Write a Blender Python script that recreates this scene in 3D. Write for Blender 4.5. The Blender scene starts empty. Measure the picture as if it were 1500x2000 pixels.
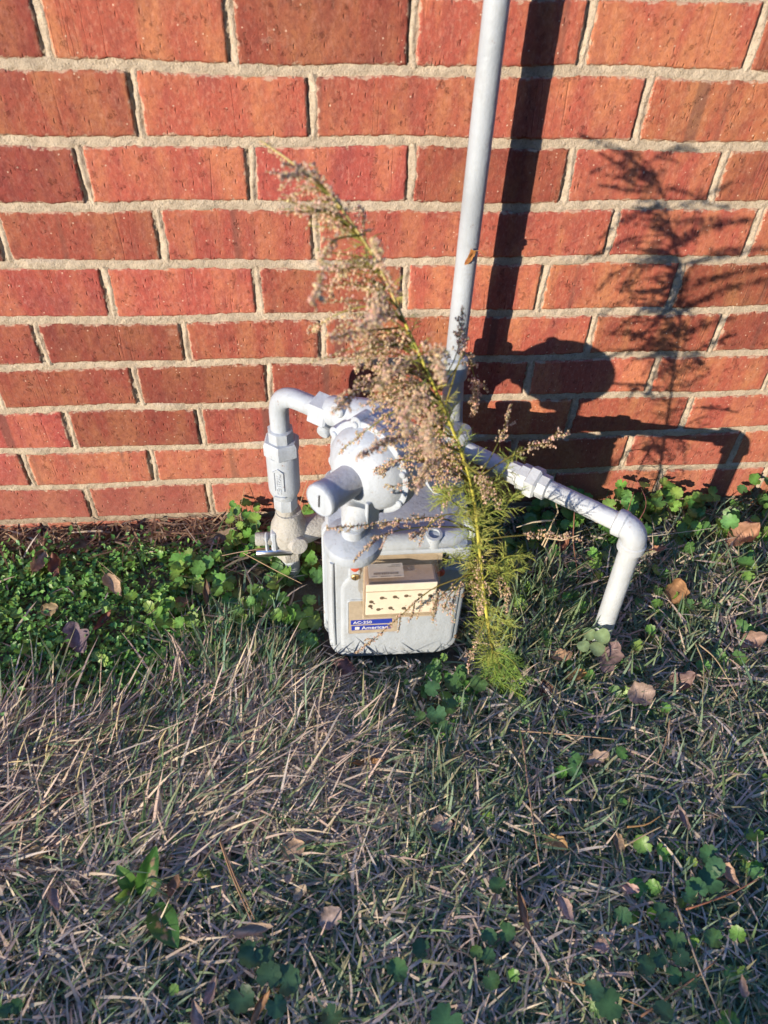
import bpy, bmesh, math, random
import numpy as np
from mathutils import Vector, Matrix, Quaternion

random.seed(7)
rng = np.random.default_rng(7)
scene = bpy.context.scene
COL = scene.collection

# ------------------------------------------------------------------ camera
CAM = Vector((0.27711874, -0.98784966, 0.97955262))
RIGHT = Vector((0.99528359, -0.09007648, 0.0360112))
UP = Vector((0.03810647, 0.70440698, 0.70877268))
FWD = Vector((0.08921028, 0.70405756, -0.7045172))
cam_data = bpy.data.cameras.new('camera')
cam_data.sensor_width = 36.0
cam_data.lens = 27.0
cam_data.clip_start = 0.02
cam_data.clip_end = 500.0
cam_data.dof.use_dof = True
cam_data.dof.focus_distance = 1.36
cam_data.dof.aperture_fstop = 7.0
cam = bpy.data.objects.new('camera', cam_data)
COL.objects.link(cam)
cam.matrix_world = Matrix(((RIGHT.x, UP.x, -FWD.x, CAM.x), (RIGHT.y, UP.y, -FWD.y, CAM.y),
                           (RIGHT.z, UP.z, -FWD.z, CAM.z), (0, 0, 0, 1)))
scene.camera = cam

# ------------------------------------------------------------------ light
SUN_EL = math.radians(12.5)
SUN_AZ = math.atan2(-1.05, -1.0)
world = bpy.data.worlds.new('World')
scene.world = world
world.use_nodes = True
wn = world.node_tree.nodes
sky = wn.new('ShaderNodeTexSky')
sky.sky_type = 'NISHITA'
sky.sun_disc = False
sky.sun_elevation = SUN_EL
sky.sun_rotation = SUN_AZ % (2 * math.pi)
sky.air_density = 1.0
sky.dust_density = 0.2
sky.ozone_density = 5.5
bg = wn['Background']
bg.inputs['Strength'].default_value = 0.15
world.node_tree.links.new(sky.outputs['Color'], bg.inputs['Color'])
sun_data = bpy.data.lights.new('sun', 'SUN')
sun_data.energy = 2.0
sun_data.angle = math.radians(0.5)
sun_data.color = (1.0, 0.85, 0.65)
sun = bpy.data.objects.new('sun', sun_data)
COL.objects.link(sun)
sun_dir = Vector((1.05, 1.0, -math.tan(SUN_EL) * math.hypot(1.05, 1.0))).normalized()
sun.rotation_euler = sun_dir.to_track_quat('-Z', 'Y').to_euler()
vs = scene.view_settings
vs.view_transform = 'Standard'
vs.look = 'None'
vs.gamma = 1.0
vs.use_curve_mapping = False
vs.exposure = 2.08
scene.cycles.max_bounces = 6
scene.cycles.transparent_max_bounces = 10

GZ = -0.03          # ground level


def at_y(px, py, Y):
    """Point of the place seen at this spot of the survey photo, in the vertical plane y = Y."""
    d = FWD + RIGHT * ((px - 750) / 1500) + UP * ((1000 - py) / 1500)
    return CAM + d * ((Y - CAM.y) / d.y)


def at_z(px, py, Z=GZ):
    d = FWD + RIGHT * ((px - 750) / 1500) + UP * ((1000 - py) / 1500)
    return CAM + d * ((Z - CAM.z) / d.z)


# ------------------------------------------------------------------ helpers
class MB:
    def __init__(self):
        self.v, self.f = [], []

    def add(self, verts, faces):
        o = len(self.v)
        self.v += [tuple(p) for p in verts]
        self.f += [tuple(i + o for i in f) for f in faces]

    def lathe(self, prof, origin, axis, n=28, ref=None):
        axis = Vector(axis).normalized()
        origin = Vector(origin)
        r0 = Vector(ref) if ref else (Vector((0, 0, 1)) if abs(axis.z) < .9 else Vector((1, 0, 0)))
        x = (r0 - axis * r0.dot(axis)).normalized()
        y = axis.cross(x)
        V, F = [], []
        for t, r in prof:
            for k in range(n):
                a = 2 * math.pi * k / n
                V.append(origin + axis * t + (x * math.cos(a) + y * math.sin(a)) * r)
        for i in range(len(prof) - 1):
            for k in range(n):
                k2 = (k + 1) % n
                F.append((i * n + k, i * n + k2, (i + 1) * n + k2, (i + 1) * n + k))
        F.append(tuple(range(n - 1, -1, -1)))
        m = (len(prof) - 1) * n
        F.append(tuple(range(m, m + n)))
        self.add(V, F)

    def tube(self, pts, rad, n=12, cap=True):
        pts = [Vector(p) for p in pts]
        if not hasattr(rad, '__len__'):
            rad = [rad] * len(pts)
        V, F = [], []
        t0 = (pts[1] - pts[0]).normalized()
        u = t0.orthogonal().normalized()
        for i, p in enumerate(pts):
            t = (pts[min(i + 1, len(pts) - 1)] - pts[max(i - 1, 0)]).normalized()
            u = (u - t * u.dot(t)).normalized()
            w = t.cross(u)
            for k in range(n):
                a = 2 * math.pi * k / n
                V.append(p + (u * math.cos(a) + w * math.sin(a)) * rad[i])
        for i in range(len(pts) - 1):
            for k in range(n):
                k2 = (k + 1) % n
                F.append((i * n + k, i * n + k2, (i + 1) * n + k2, (i + 1) * n + k))
        if cap:
            F.append(tuple(range(n - 1, -1, -1)))
            m = (len(pts) - 1) * n
            F.append(tuple(range(m, m + n)))
        self.add(V, F)

    def rings(self, rings):
        """closed rings of equal count, capped at both ends"""
        n = len(rings[0])
        V = [p for r in rings for p in r]
        F = []
        for i in range(len(rings) - 1):
            for k in range(n):
                k2 = (k + 1) % n
                F.append((i * n + k, i * n + k2, (i + 1) * n + k2, (i + 1) * n + k))
        F.append(tuple(range(n - 1, -1, -1)))
        m = (len(rings) - 1) * n
        F.append(tuple(range(m, m + n)))
        self.add(V, F)

    def box(self, c, size, bev=0.001, axes=None):
        c = Vector(c)
        ax = axes or (Vector((1, 0, 0)), Vector((0, 1, 0)), Vector((0, 0, 1)))
        h = [s / 2 for s in size]
        bev = min(bev, min(h) * .9)
        bm = bmesh.new()
        for sx in (-1, 1):
            for sy in (-1, 1):
                for sz in (-1, 1):
                    s = (sx, sy, sz)
                    for j in range(3):
                        q = [s[i] * (h[i] - (0 if i == j else bev)) for i in range(3)]
                        bm.verts.new(c + ax[0] * q[0] + ax[1] * q[1] + ax[2] * q[2])
        bmesh.ops.convex_hull(bm, input=bm.verts)
        bmesh.ops.dissolve_limit(bm, angle_limit=.02, verts=bm.verts, edges=bm.edges)
        bm.verts.index_update()
        self.add([v.co.copy() for v in bm.verts], [[v.index for v in f.verts] for f in bm.faces])
        bm.free()


def rrect(x0, x1, z0, z1, rb, rt, inset=0.0, n=8):
    """rounded rectangle, bottom radius rb, top radius rt, counter-clockwise, in x,z"""
    x0 += inset; x1 -= inset; z0 += inset; z1 -= inset
    rb = max(rb - inset, .0008); rt = max(rt - inset, .0008)
    P = []
    for cx, cz, r, a0 in ((x1 - rb, z0 + rb, rb, -90), (x1 - rt, z1 - rt, rt, 0), (x0 + rt, z1 - rt, rt, 90), (x0 + rb, z0 + rb, rb, 180)):
        for k in range(n + 1):
            a = math.radians(a0 + 90 * k / n)
            P.append((cx + r * math.cos(a), cz + r * math.sin(a)))
    return P


def sheets(mb, layers, x0, x1, z0, z1, rb, rt):
    """stack of rounded rectangles: layers = [(y, inset)]"""
    mb.rings([[Vector((x, y, z)) for x, z in rrect(x0, x1, z0, z1, rb, rt, ins)] for y, ins in layers])


def hlayers(mb, layers, x0, x1, y0, y1, r):
    """horizontal version: layers = [(z, inset)]"""
    mb.rings([[Vector((x, y, z)) for x, y in rrect(x0, x1, y0, y1, r, r, ins)] for z, ins in layers])


def mesh_obj(name, verts, faces, mat, parent=None, smooth=35, loc=None):
    me = bpy.data.meshes.new(name)
    base = Vector(parent.location) if parent is not None else Vector((0, 0, 0))
    p = parent
    while p is not None and p.parent is not None:
        p = p.parent
        base = base + Vector(p.location)
    off = base + (Vector(loc) if loc is not None else Vector((0, 0, 0)))
    if loc is not None and parent is None:
        off = Vector(loc)
    me.from_pydata([(v[0] - off.x, v[1] - off.y, v[2] - off.z) for v in verts], [], faces)
    if smooth is not None:
        me.shade_smooth()
        if smooth < 180:
            me.set_sharp_from_angle(angle=math.radians(smooth))
    me.validate()
    for m in (mat if isinstance(mat, (list, tuple)) else [mat]):
        me.materials.append(m)
    o = bpy.data.objects.new(name, me)
    COL.objects.link(o)
    if loc is not None:
        o.location = loc
    if parent is not None:
        o.parent = parent
    return o


def build(name, mb, mat, parent=None, smooth=35, fix=True, loc=None):
    o = mesh_obj(name, mb.v, mb.f, mat, parent, None, loc)
    if fix:
        bm = bmesh.new()
        bm.from_mesh(o.data)
        bmesh.ops.recalc_face_normals(bm, faces=bm.faces)
        bm.to_mesh(o.data)
        bm.free()
    if smooth is not None:
        o.data.shade_smooth()
        o.data.set_sharp_from_angle(angle=math.radians(smooth))
    return o


def tag(o, label=None, cat=None, group=None, kind=None):
    if label: o['label'] = label
    if cat: o['category'] = cat
    if group: o['group'] = group
    if kind: o['kind'] = kind
    return o


def thing(name, loc, label, cat, group=None):
    o = bpy.data.objects.new(name, None)
    o.empty_display_size = .02
    o.location = loc
    COL.objects.link(o)
    return tag(o, label, cat, group)


def fast_mesh(name, co, loops, sizes, mat, col=None, smooth=True):
    """co Nx3, loops flat vertex indices, sizes per-face corner counts, col Nx3 point colours"""
    me = bpy.data.meshes.new(name)
    me.vertices.add(len(co))
    me.vertices.foreach_set('co', np.asarray(co, np.float32).ravel())
    me.loops.add(len(loops))
    me.loops.foreach_set('vertex_index', np.asarray(loops, np.int32))
    me.polygons.add(len(sizes))
    st = np.concatenate([[0], np.cumsum(sizes)[:-1]]).astype(np.int32)
    me.polygons.foreach_set('loop_start', st)
    me.update(calc_edges=True)
    if col is not None:
        at = me.color_attributes.new('tint', 'FLOAT_COLOR', 'POINT')
        c4 = np.ones((len(co), 4), np.float32)
        c4[:, :3] = col
        at.data.foreach_set('color', c4.ravel())
    if smooth:
        me.polygons.foreach_set('use_smooth', np.ones(len(sizes), bool))
    me.materials.append(mat)
    o = bpy.data.objects.new(name, me)
    COL.objects.link(o)
    return o


# ------------------------------------------------------------------ materials
class NT:
    def __init__(self, name):
        self.m = bpy.data.materials.new(name)
        self.m.use_nodes = True
        self.t = self.m.node_tree
        self.n = self.t.nodes
        self.b = self.n['Principled BSDF']
        self.out = self.n['Material Output']

    def new(self, typ, **kw):
        nd = self.n.new(typ)
        for k, v in kw.items():
            setattr(nd, k, v)
        return nd

    def link(self, a, b):
        self.t.links.new(a, b)

    def val(self, sock, v):
        if hasattr(v, 'is_output'):
            self.link(v, sock)
        else:
            sock.default_value = v

    def pos(self, scale=(1, 1, 1)):
        g = self.new('ShaderNodeNewGeometry')
        mp = self.new('ShaderNodeMapping')
        mp.inputs['Scale'].default_value = scale
        self.link(g.outputs['Position'], mp.inputs['Vector'])
        return mp.outputs['Vector']

    def noise(self, vec, scale, detail=4, rough=.55):
        t = self.new('ShaderNodeTexNoise')
        t.inputs['Scale'].default_value = scale
        t.inputs['Detail'].default_value = detail
        t.inputs['Roughness'].default_value = rough
        self.link(vec, t.inputs['Vector'])
        return t.outputs['Fac']

    def voro(self, vec, scale):
        t = self.new('ShaderNodeTexVoronoi')
        t.inputs['Scale'].default_value = scale
        self.link(vec, t.inputs['Vector'])
        return t.outputs['Distance'], t.outputs['Color']

    def ramp(self, fac, stops):
        r = self.new('ShaderNodeValToRGB')
        el = r.color_ramp.elements
        while len(el) < len(stops):
            el.new(.5)
        for e, (p, c) in zip(el, stops):
            e.position = p
            e.color = (c[0], c[1], c[2], 1) if hasattr(c, '__len__') else (c, c, c, 1)
        self.link(fac, r.inputs['Fac'])
        return r.outputs['Color']

    def mix(self, fac, a, b, blend='MIX'):
        m = self.new('ShaderNodeMix', data_type='RGBA', blend_type=blend)
        self.val(m.inputs[0], fac)
        for s, v in ((m.inputs[6], a), (m.inputs[7], b)):
            if hasattr(v, 'is_output'):
                self.link(v, s)
            else:
                s.default_value = (v[0], v[1], v[2], 1)
        return m.outputs[2]

    def math(self, op, a, b=0.0):
        m = self.new('ShaderNodeMath', operation=op)
        self.val(m.inputs[0], a)
        self.val(m.inputs[1], b)
        return m.outputs[0]

    def bump(self, h, dist, strength=1.0, normal=None):
        b = self.new('ShaderNodeBump')
        b.inputs['Distance'].default_value = dist
        b.inputs['Strength'].default_value = strength
        self.link(h, b.inputs['Height'])
        if normal is not None:
            self.link(normal, b.inputs['Normal'])
        return b.outputs['Normal']


def m_brick():
    N = NT('fired_brick')
    p = N.pos()
    info = N.new('ShaderNodeObjectInfo')
    sh = N.new('ShaderNodeVectorMath', operation='ADD')
    off = N.new('ShaderNodeCombineXYZ')
    N.link(N.math('MULTIPLY', info.outputs['Random'], 37.0), off.inputs[0])
    N.link(N.math('MULTIPLY', info.outputs['Random'], 91.0), off.inputs[2])

    def own(scale):
        """world position, shifted so that every brick has its own grain"""
        a = N.new('ShaderNodeVectorMath', operation='ADD')
        N.link(p, a.inputs[0]); N.link(off.outputs[0], a.inputs[1])
        mp = N.new('ShaderNodeMapping')
        mp.inputs['Scale'].default_value = scale
        N.link(a.outputs[0], mp.inputs['Vector'])
        return mp.outputs['Vector']
    band = N.noise(own((20, 20, 5)), 1.0, 3, .6)
    base = N.mix(N.ramp(band, [(.44, 0), (.60, 1)]), (.36, .096, .063), (.44, .178, .088))
    base = N.mix(N.ramp(N.noise(own((26, 26, 11)), 1.0, 3, .6), [(.52, 0), (.72, .75)]), base, (.235, .064, .055))
    base = N.mix(N.ramp(N.noise(p, 130, 6, .75), [(.44, 0), (.70, .7)]), base, (.20, .062, .05))
    base = N.mix(N.ramp(N.noise(own((260, 260, 120)), 1.0, 4, .7), [(.50, 0), (.70, .5)]), base, (.50, .26, .18))
    base = N.mix(1.0, base, info.outputs['Color'], 'MULTIPLY')
    ed = N.new('ShaderNodeAttribute', attribute_name='edge')
    em = N.math('ADD', N.math('MULTIPLY', ed.outputs['Fac'], 1.0), N.math('MULTIPLY', N.math('SUBTRACT', N.noise(p, 60, 7, .75), .5), 2.6))
    smudge = N.ramp(em, [(.0, .75), (.13, 0)])
    # scorched bands across a few bricks
    scorch = N.ramp(N.noise(own((34, 34, 1.5)), 1.0, 1, .4), [(.66, 0), (.72, .6)])
    base = N.mix(scorch, base, (.12, .06, .05))
    vd, vc = N.voro(p, 230)
    wsp = N.new('ShaderNodeSeparateColor')
    N.link(vc, wsp.inputs[0])
    speck = N.math('MULTIPLY', N.math('LESS_THAN', vd, .22), N.math('GREATER_THAN', wsp.outputs[0], .955))
    base = N.mix(N.math('MULTIPLY', speck, .75), base, (.62, .48, .38))
    # mortar smears and splashed dust on the lowest courses
    smear = N.noise(N.pos((18, 18, 34)), 1.0, 7, .75)
    base = N.mix(N.ramp(smear, [(.62, 0), (.78, .55)]), base, (.50, .38, .30))
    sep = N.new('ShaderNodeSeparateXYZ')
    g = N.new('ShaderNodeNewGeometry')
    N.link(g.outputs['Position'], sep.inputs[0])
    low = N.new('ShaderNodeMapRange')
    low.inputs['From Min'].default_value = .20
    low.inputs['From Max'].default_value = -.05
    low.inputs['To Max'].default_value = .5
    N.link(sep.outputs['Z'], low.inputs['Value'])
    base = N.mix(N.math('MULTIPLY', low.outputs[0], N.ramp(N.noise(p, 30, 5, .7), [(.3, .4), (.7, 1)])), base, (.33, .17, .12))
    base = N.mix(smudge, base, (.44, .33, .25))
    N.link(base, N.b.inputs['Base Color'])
    N.b.inputs['Roughness'].default_value = .88
    N.b.inputs['Specular IOR Level'].default_value = .25
    # wire-cut face: sandy grain, deep little pits, short torn cracks, a few drag lines
    grit = N.noise(p, 330, 5, .72)
    drag = N.noise(own((150, 150, 30)), 1.0, 4, .6)
    pv = N.new('ShaderNodeTexVoronoi')
    pv.inputs['Scale'].default_value = 1.0
    N.link(own((230, 230, 90)), pv.inputs['Vector'])
    ps = N.new('ShaderNodeSeparateColor')
    N.link(pv.outputs['Color'], ps.inputs[0])
    pits = N.math('MAXIMUM', N.ramp(pv.outputs['Distance'], [(.10, 0), (.34, 1)]), N.math('LESS_THAN', ps.outputs[0], .86))
    crk = N.noise(own((120, 120, 45)), 1.0, 8, .8)
    cracks = N.ramp(N.math('ABSOLUTE', N.math('SUBTRACT', crk, .5)), [(.0, 0), (.020, 1)])
    gate = N.ramp(N.noise(own((60, 60, 60)), 1.0, 3, .6), [(.36, 0), (.41, 1)])
    cracks = N.math('MAXIMUM', cracks, gate)
    vl = N.noise(own((60, 60, 2.0)), 1.0, 2, .4)
    vlines = N.math('MAXIMUM', N.ramp(N.math('ABSOLUTE', N.math('SUBTRACT', vl, .5)), [(.0, 0), (.012, 1)]),
                    N.ramp(N.noise(own((13, 13, 4)), 1.0, 2, .5), [(.40, 0), (.44, 1)]))
    h = N.math('ADD', N.math('MULTIPLY', drag, .16), N.math('MULTIPLY', grit, .55))
    h = N.math('ADD', h, N.math('MULTIPLY', pits, .75))
    h = N.math('ADD', h, N.math('MULTIPLY', cracks, .55))
    h = N.math('ADD', h, N.math('MULTIPLY', vlines, .35))
    h = N.math('ADD', h, N.math('MULTIPLY', N.noise(p, 60, 3, .6), .8))
    N.link(N.bump(h, .0019, .85), N.b.inputs['Normal'])
    return N.m


def m_mortar():
    N = NT('sandy_mortar')
    p = N.pos()
    c = N.mix(N.ramp(N.noise(p, 45, 5, .7), [(.3, 0), (.7, 1)]), (.34, .28, .22), (.58, .49, .385))
    vd, vc = N.voro(p, 420)
    s = N.new('ShaderNodeSeparateColor')
    N.link(vc, s.inputs[0])
    c = N.mix(N.math('MULTIPLY', N.math('GREATER_THAN', s.outputs[0], .86), .55), c, (.30, .25, .19))
    g = N.new('ShaderNodeNewGeometry')
    sep = N.new('ShaderNodeSeparateXYZ')
    N.link(g.outputs['Position'], sep.inputs[0])
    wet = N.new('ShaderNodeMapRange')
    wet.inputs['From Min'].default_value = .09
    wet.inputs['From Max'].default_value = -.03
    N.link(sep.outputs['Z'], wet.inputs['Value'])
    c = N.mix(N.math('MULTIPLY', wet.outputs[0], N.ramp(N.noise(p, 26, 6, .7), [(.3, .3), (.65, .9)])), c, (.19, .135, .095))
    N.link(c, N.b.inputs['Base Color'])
    N.b.inputs['Roughness'].default_value = .95
    h = N.math('ADD', N.noise(p, 520, 4, .7), N.noise(p, 130, 4, .6))
    N.link(N.bump(h, .0022, .9), N.b.inputs['Normal'])
    return N.m


def m_paint(name, c, dirt=.35, rough=.42, dirt_c=(.20, .18, .15), gloss=.4, bumpd=.0004):
    """brush-painted metal: uneven coat, runs, grime, chipped specks, a little rust"""
    N = NT(name)
    p = N.pos()
    d = N.noise(p, 34, 8, .72)
    base = N.mix(N.ramp(N.noise(p, 11, 4, .6), [(.3, 0), (.7, 1)]), [x * .84 for x in c], [min(x * 1.08, .85) for x in c])
    runs = N.noise(N.pos((95, 95, 9)), 1.0, 4, .6)
    base = N.mix(N.ramp(runs, [(.52, 0), (.75, dirt)]), base, [c[0] * .62, c[1] * .63, c[2] * .62])
    base = N.mix(N.ramp(d, [(.54, 0), (.74, dirt)]), base, dirt_c)
    sp = N.noise(p, 300, 3, .6)
    base = N.mix(N.ramp(sp, [(.66, 0), (.72, dirt * 1.2)]), base, [x * .42 for x in c])
    rust = N.ramp(N.noise(p, 75, 5, .7), [(.66, 0), (.72, min(.8, dirt * 1.8))])
    base = N.mix(rust, base, (.20, .10, .05))
    N.link(base, N.b.inputs['Base Color'])
    rr = N.ramp(d, [(.3, rough), (.8, min(rough + .3, .95))])
    N.link(rr, N.b.inputs['Roughness'])
    N.b.inputs['Specular IOR Level'].default_value = gloss
    h = N.math('ADD', N.noise(p, 240, 4, .6), N.math('MULTIPLY', N.noise(p, 55, 4, .6), 1.6))
    h = N.math('ADD', h, N.math('MULTIPLY', rust, -.6))
    N.link(N.bump(h, bumpd * 1.8, .8), N.b.inputs['Normal'])
    return N.m


def m_plain(name, c, rough=.6, metal=0.0, var=.25):
    N = NT(name)
    p = N.pos()
    base = N.mix(N.ramp(N.noise(p, 90, 5, .65), [(.3, 0), (.7, 1)]), [x * (1 - var) for x in c], [min(x * (1 + var * .6), 1) for x in c])
    N.link(base, N.b.inputs['Base Color'])
    N.b.inputs['Roughness'].default_value = rough
    N.b.inputs['Metallic'].default_value = metal
    return N.m


def m_leafy(name, rough=.55, trans=.28, veins=False, spec=.35):
    """plant tissue: tint comes from the per-leaf colour attribute"""
    N = NT(name)
    at = N.new('ShaderNodeAttribute', attribute_name='tint')
    p = N.pos()
    c = N.mix(N.ramp(N.noise(p, 160, 4, .6), [(.3, 0), (.75, .4)]), at.outputs['Color'],
              N.mix(1.0, at.outputs['Color'], (.55, .55, .5), 'MULTIPLY'))
    N.link(c, N.b.inputs['Base Color'])
    N.b.inputs['Roughness'].default_value = rough
    N.b.inputs['Specular IOR Level'].default_value = spec
    tr = N.new('ShaderNodeBsdfTranslucent')
    N.link(c, tr.inputs['Color'])
    mx = N.new('ShaderNodeMixShader')
    mx.inputs[0].default_value = trans
    N.link(N.b.outputs[0], mx.inputs[1])
    N.link(tr.outputs[0], mx.inputs[2])
    N.link(mx.outputs[0], N.out.inputs['Surface'])
    N.link(N.bump(N.noise(p, 400, 3), .0004, .6), N.b.inputs['Normal'])
    return N.m


def m_cover():
    """thin smoked plastic of the index cover: light passes through, tinted"""
    N = NT('smoked_plastic')
    tr = N.new('ShaderNodeBsdfTransparent')
    tr.inputs['Color'].default_value = (.97, .95, .91, 1)
    df = N.new('ShaderNodeBsdfDiffuse')
    df.inputs['Color'].default_value = (.42, .33, .25, 1)
    gl = N.new('ShaderNodeBsdfGlossy')
    gl.inputs['Roughness'].default_value = .18
    m1 = N.new('ShaderNodeMixShader')
    N.val(m1.inputs[0], N.ramp(N.noise(N.pos(), 40, 5, .6), [(.3, .04), (.75, .14)]))
    N.link(tr.outputs[0], m1.inputs[1]); N.link(df.outputs[0], m1.inputs[2])
    m2 = N.new('ShaderNodeMixShader')
    m2.inputs[0].default_value = .07
    N.link(m1.outputs[0], m2.inputs[1]); N.link(gl.outputs[0], m2.inputs[2])
    N.link(m2.outputs[0], N.out.inputs['Surface'])
    return N.m


def m_soil():
    N = NT('bare_soil')
    p = N.pos()
    c = N.mix(N.ramp(N.noise(p, 18, 6, .7), [(.35, 0), (.65, 1)]), (.075, .060, .045), (.17, .135, .10))
    c = N.mix(N.ramp(N.noise(p, 3.0, 4, .6), [(.45, 0), (.7, .7)]), c, (.085, .085, .05))
    N.link(c, N.b.inputs['Base Color'])
    N.b.inputs['Roughness'].default_value = .95
    N.link(N.bump(N.noise(p, 120, 6, .7), .006, 1), N.b.inputs['Normal'])
    return N.m


BRICK, MORTAR = m_brick(), m_mortar()
GREY = m_paint('grey_enamel', (.37, .42, .49), .5)
GREY_METER = m_paint('meter_enamel', (.38, .43, .495), .42, .5)
WEATHERED = m_paint('weathered_grey_paint', (.36, .36, .35), .7, .6, (.22, .19, .15), .3, .0012)
PIPE = m_paint('pale_pipe_paint', (.33, .37, .425), .22, .4)
WHITEPIPE = m_paint('white_pipe_paint', (.42, .46, .51), .26, .4)
STEEL = m_plain('plated_steel', (.62, .62, .64), .28, 1.0, .15)
BRASS = m_plain('dull_brass', (.42, .30, .13), .45, .8)
RED = m_plain('red_seal', (.50, .08, .04), .45)
DARK = m_plain('black_plastic', (.02, .02, .022), .5)
TAN = m_plain('tan_plate', (.40, .34, .265), .5, 0, .2)
CREAM = m_plain('cream_plastic', (.86, .83, .74), .45, 0, .06)
PAPER = m_plain('printed_label', (.58, .54, .52), .7, 0, .08)
PRINT = m_plain('faded_ink', (.24, .21, .20), .7)
BLUE = m_plain('blue_print', (.02, .045, .36), .5, 0, .15)
WHITEINK = m_plain('white_print', (.72, .72, .70), .6, 0, .05)
SMUDGE = m_plain('grimy_dial', (.10, .075, .05), .8, 0, .5)
COVER = m_cover()
SOIL = m_soil()
GRASS = m_leafy('grass_tissue', .6, .34, spec=.3)
LEAF = m_leafy('green_leaf_tissue', .42, .30, spec=.4)
DRY = m_leafy('dry_leaf_tissue', .7, .12, spec=.2)
SEED = m_leafy('seed_fluff', .8, .55, spec=.1)
STEMM = m_leafy('stem_tissue', .5, .10)
DIRT_CAP = m_plain('rusty_bolt', (.20, .13, .08), .7, .3)

# ------------------------------------------------------------------ ground
def ground_h(x, y):
    return (GZ + .006 * np.sin(7.1 * x + 1.3) * np.cos(6.3 * y + .4) + .004 * np.sin(17 * x - 11 * y)
            - .006 * np.exp(-(y / .05) ** 2))


def ground():
    xs = np.concatenate([[-60, -20, -6, -2.5, -1.2], np.linspace(-.7, 1.6, 70), [2.2, 3.5, 8, 24, 60]])
    ys = np.concatenate([[-60, -20, -6, -3, -1.8], np.linspace(-1.2, .06, 46), [.2]])
    V, F = [], []
    for y in ys:
        for x in xs:
            near = 1.0 if -1 < x < 2 and y > -1.5 else 0.0
            V.append((x, y, float(ground_h(x, y)) if near else GZ))
    w = len(xs)
    for j in range(len(ys) - 1):
        for i in range(w - 1):
            F.append((j * w + i, j * w + i + 1, (j + 1) * w + i + 1, (j + 1) * w + i))
    tag(mesh_obj('ground', V, F, SOIL), kind='structure')


ground()

# ------------------------------------------------------------------ brick wall
HC, LC = .0794, .2032
BED = {1: (-.0008, .7154), 2: (-.003, .636), 3: (-.0011, .5556), 4: (.001, .4763), 5: (.0015, .3942), 6: (-.0028, .3188),
       7: (.0006, .2396), 8: (.0002, .1586), 9: (-.005, .0797), 10: (-.0053, -.0019)}
HEAD0 = {0: .001, 1: .0892, 2: .0109, 3: .0904, 4: .0067, 5: .0969, 6: .0131, 7: .0985, 8: .0126, 9: .095}


def bed_z(k, x):
    if k in BED:
        s, c = BED[k]
    elif k < 1:
        s, c = 0, .7154 + (1 - k) * HC
    else:
        s, c = -.004, -.0019 - (k - 10) * HC
    return c + s * x + .0016 * math.sin(x * 9.0 + k * 2.1) + .0010 * math.sin(x * 23 + k * 5.7)


def head_x(k, i):
    base = HEAD0.get(k, (.006 if k % 2 == 0 else .094)) + i * LC
    r = random.Random(k * 131 + i * 17)
    return base + r.uniform(-.0025, .0025)


def vnoise(x, z, s, seed):
    return (math.sin(x * s + seed) * math.cos(z * s * 1.31 + seed * 1.7) + .6 * math.sin(x * s * 2.13 - z * s * 1.7 + seed * .6)
            + .4 * math.cos(x * s * 4.1 + z * s * 3.3 + seed * 2.9)) / 2


def brick_mesh(xa, xb, k, seed, nx=64, nz=22):
    """one brick: uneven arrises, rounded face edge, sides running back into the wall"""
    r = random.Random(seed)
    jb = .0060
    s1, s2, s3, s4 = (r.uniform(0, 50) for _ in range(4))
    proud = r.uniform(-.0012, .0012)
    tilt = r.uniform(-.012, .012)
    xm = (xa + xb) / 2
    V, F, E = [], [], []
    us = [0, .012, .035] + [i / (nx - 4) for i in range(1, nx - 4)] + [.965, .988, 1]
    vs_ = [0, .04, .1] + [i / (nz - 4) for i in range(1, nz - 4)] + [.9, .96, 1]
    us, vs_ = sorted(set(us)), sorted(set(vs_))
    nu, nv = len(us), len(vs_)
    for v in vs_:
        for u in us:
            zb, zt = bed_z(k + 1, xa + (xb - xa) * u) + jb, bed_z(k, xa + (xb - xa) * u) - jb
            xl, xr = xa + .0058, xb - .0058
            x = xl + (xr - xl) * u
            z = zb + (zt - zb) * v
            ez = .0015 * vnoise(x, 0, 60, s1 if v < .5 else s2) + .0014 * vnoise(x, 0, 210, s2) + .0010 * vnoise(x, 0, 420, s3)
            ex = .0014 * vnoise(0, z, 110, s3 if u < .5 else s4) + .0010 * vnoise(0, z, 330, s1)
            wz = max(0, 1 - min(v, 1 - v) / .12)
            wx = max(0, 1 - min(u, 1 - u) / .045)
            z += ez * wz
            x += ex * wx
            du = min(x - xl, xr - x)
            dv = min(z - zb, zt - z)
            d = max(0.0, min(du, dv))
            rnd = .0018 * max(0, 1 - d / .0030) ** 2
            y = rnd - proud + tilt * .01 * (u - .5) * 2 + .0004 * vnoise(x, z, 160, s1) + .0005 * vnoise(x, z, 45, s3)
            V.append((x, y, z))
            E.append(min(1, d / .010))
    for j in range(nv - 1):
        for i in range(nu - 1):
            F.append((j * nu + i, j * nu + i + 1, (j + 1) * nu + i + 1, (j + 1) * nu + i))
    ring = [i for i in range(nu)] + [j * nu + nu - 1 for j in range(1, nv)] + [(nv - 1) * nu + i for i in range(nu - 2, -1, -1)] + [j * nu for j in range(nv - 2, 0, -1)]
    o = len(V)
    for q in ring:
        V.append((V[q][0], .045, V[q][2]))
        E.append(0.0)
    m = len(ring)
    for q in range(m):
        q2 = (q + 1) % m
        F.append((ring[q], o + q, o + q2, ring[q2]))
    return V, F, E


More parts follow.
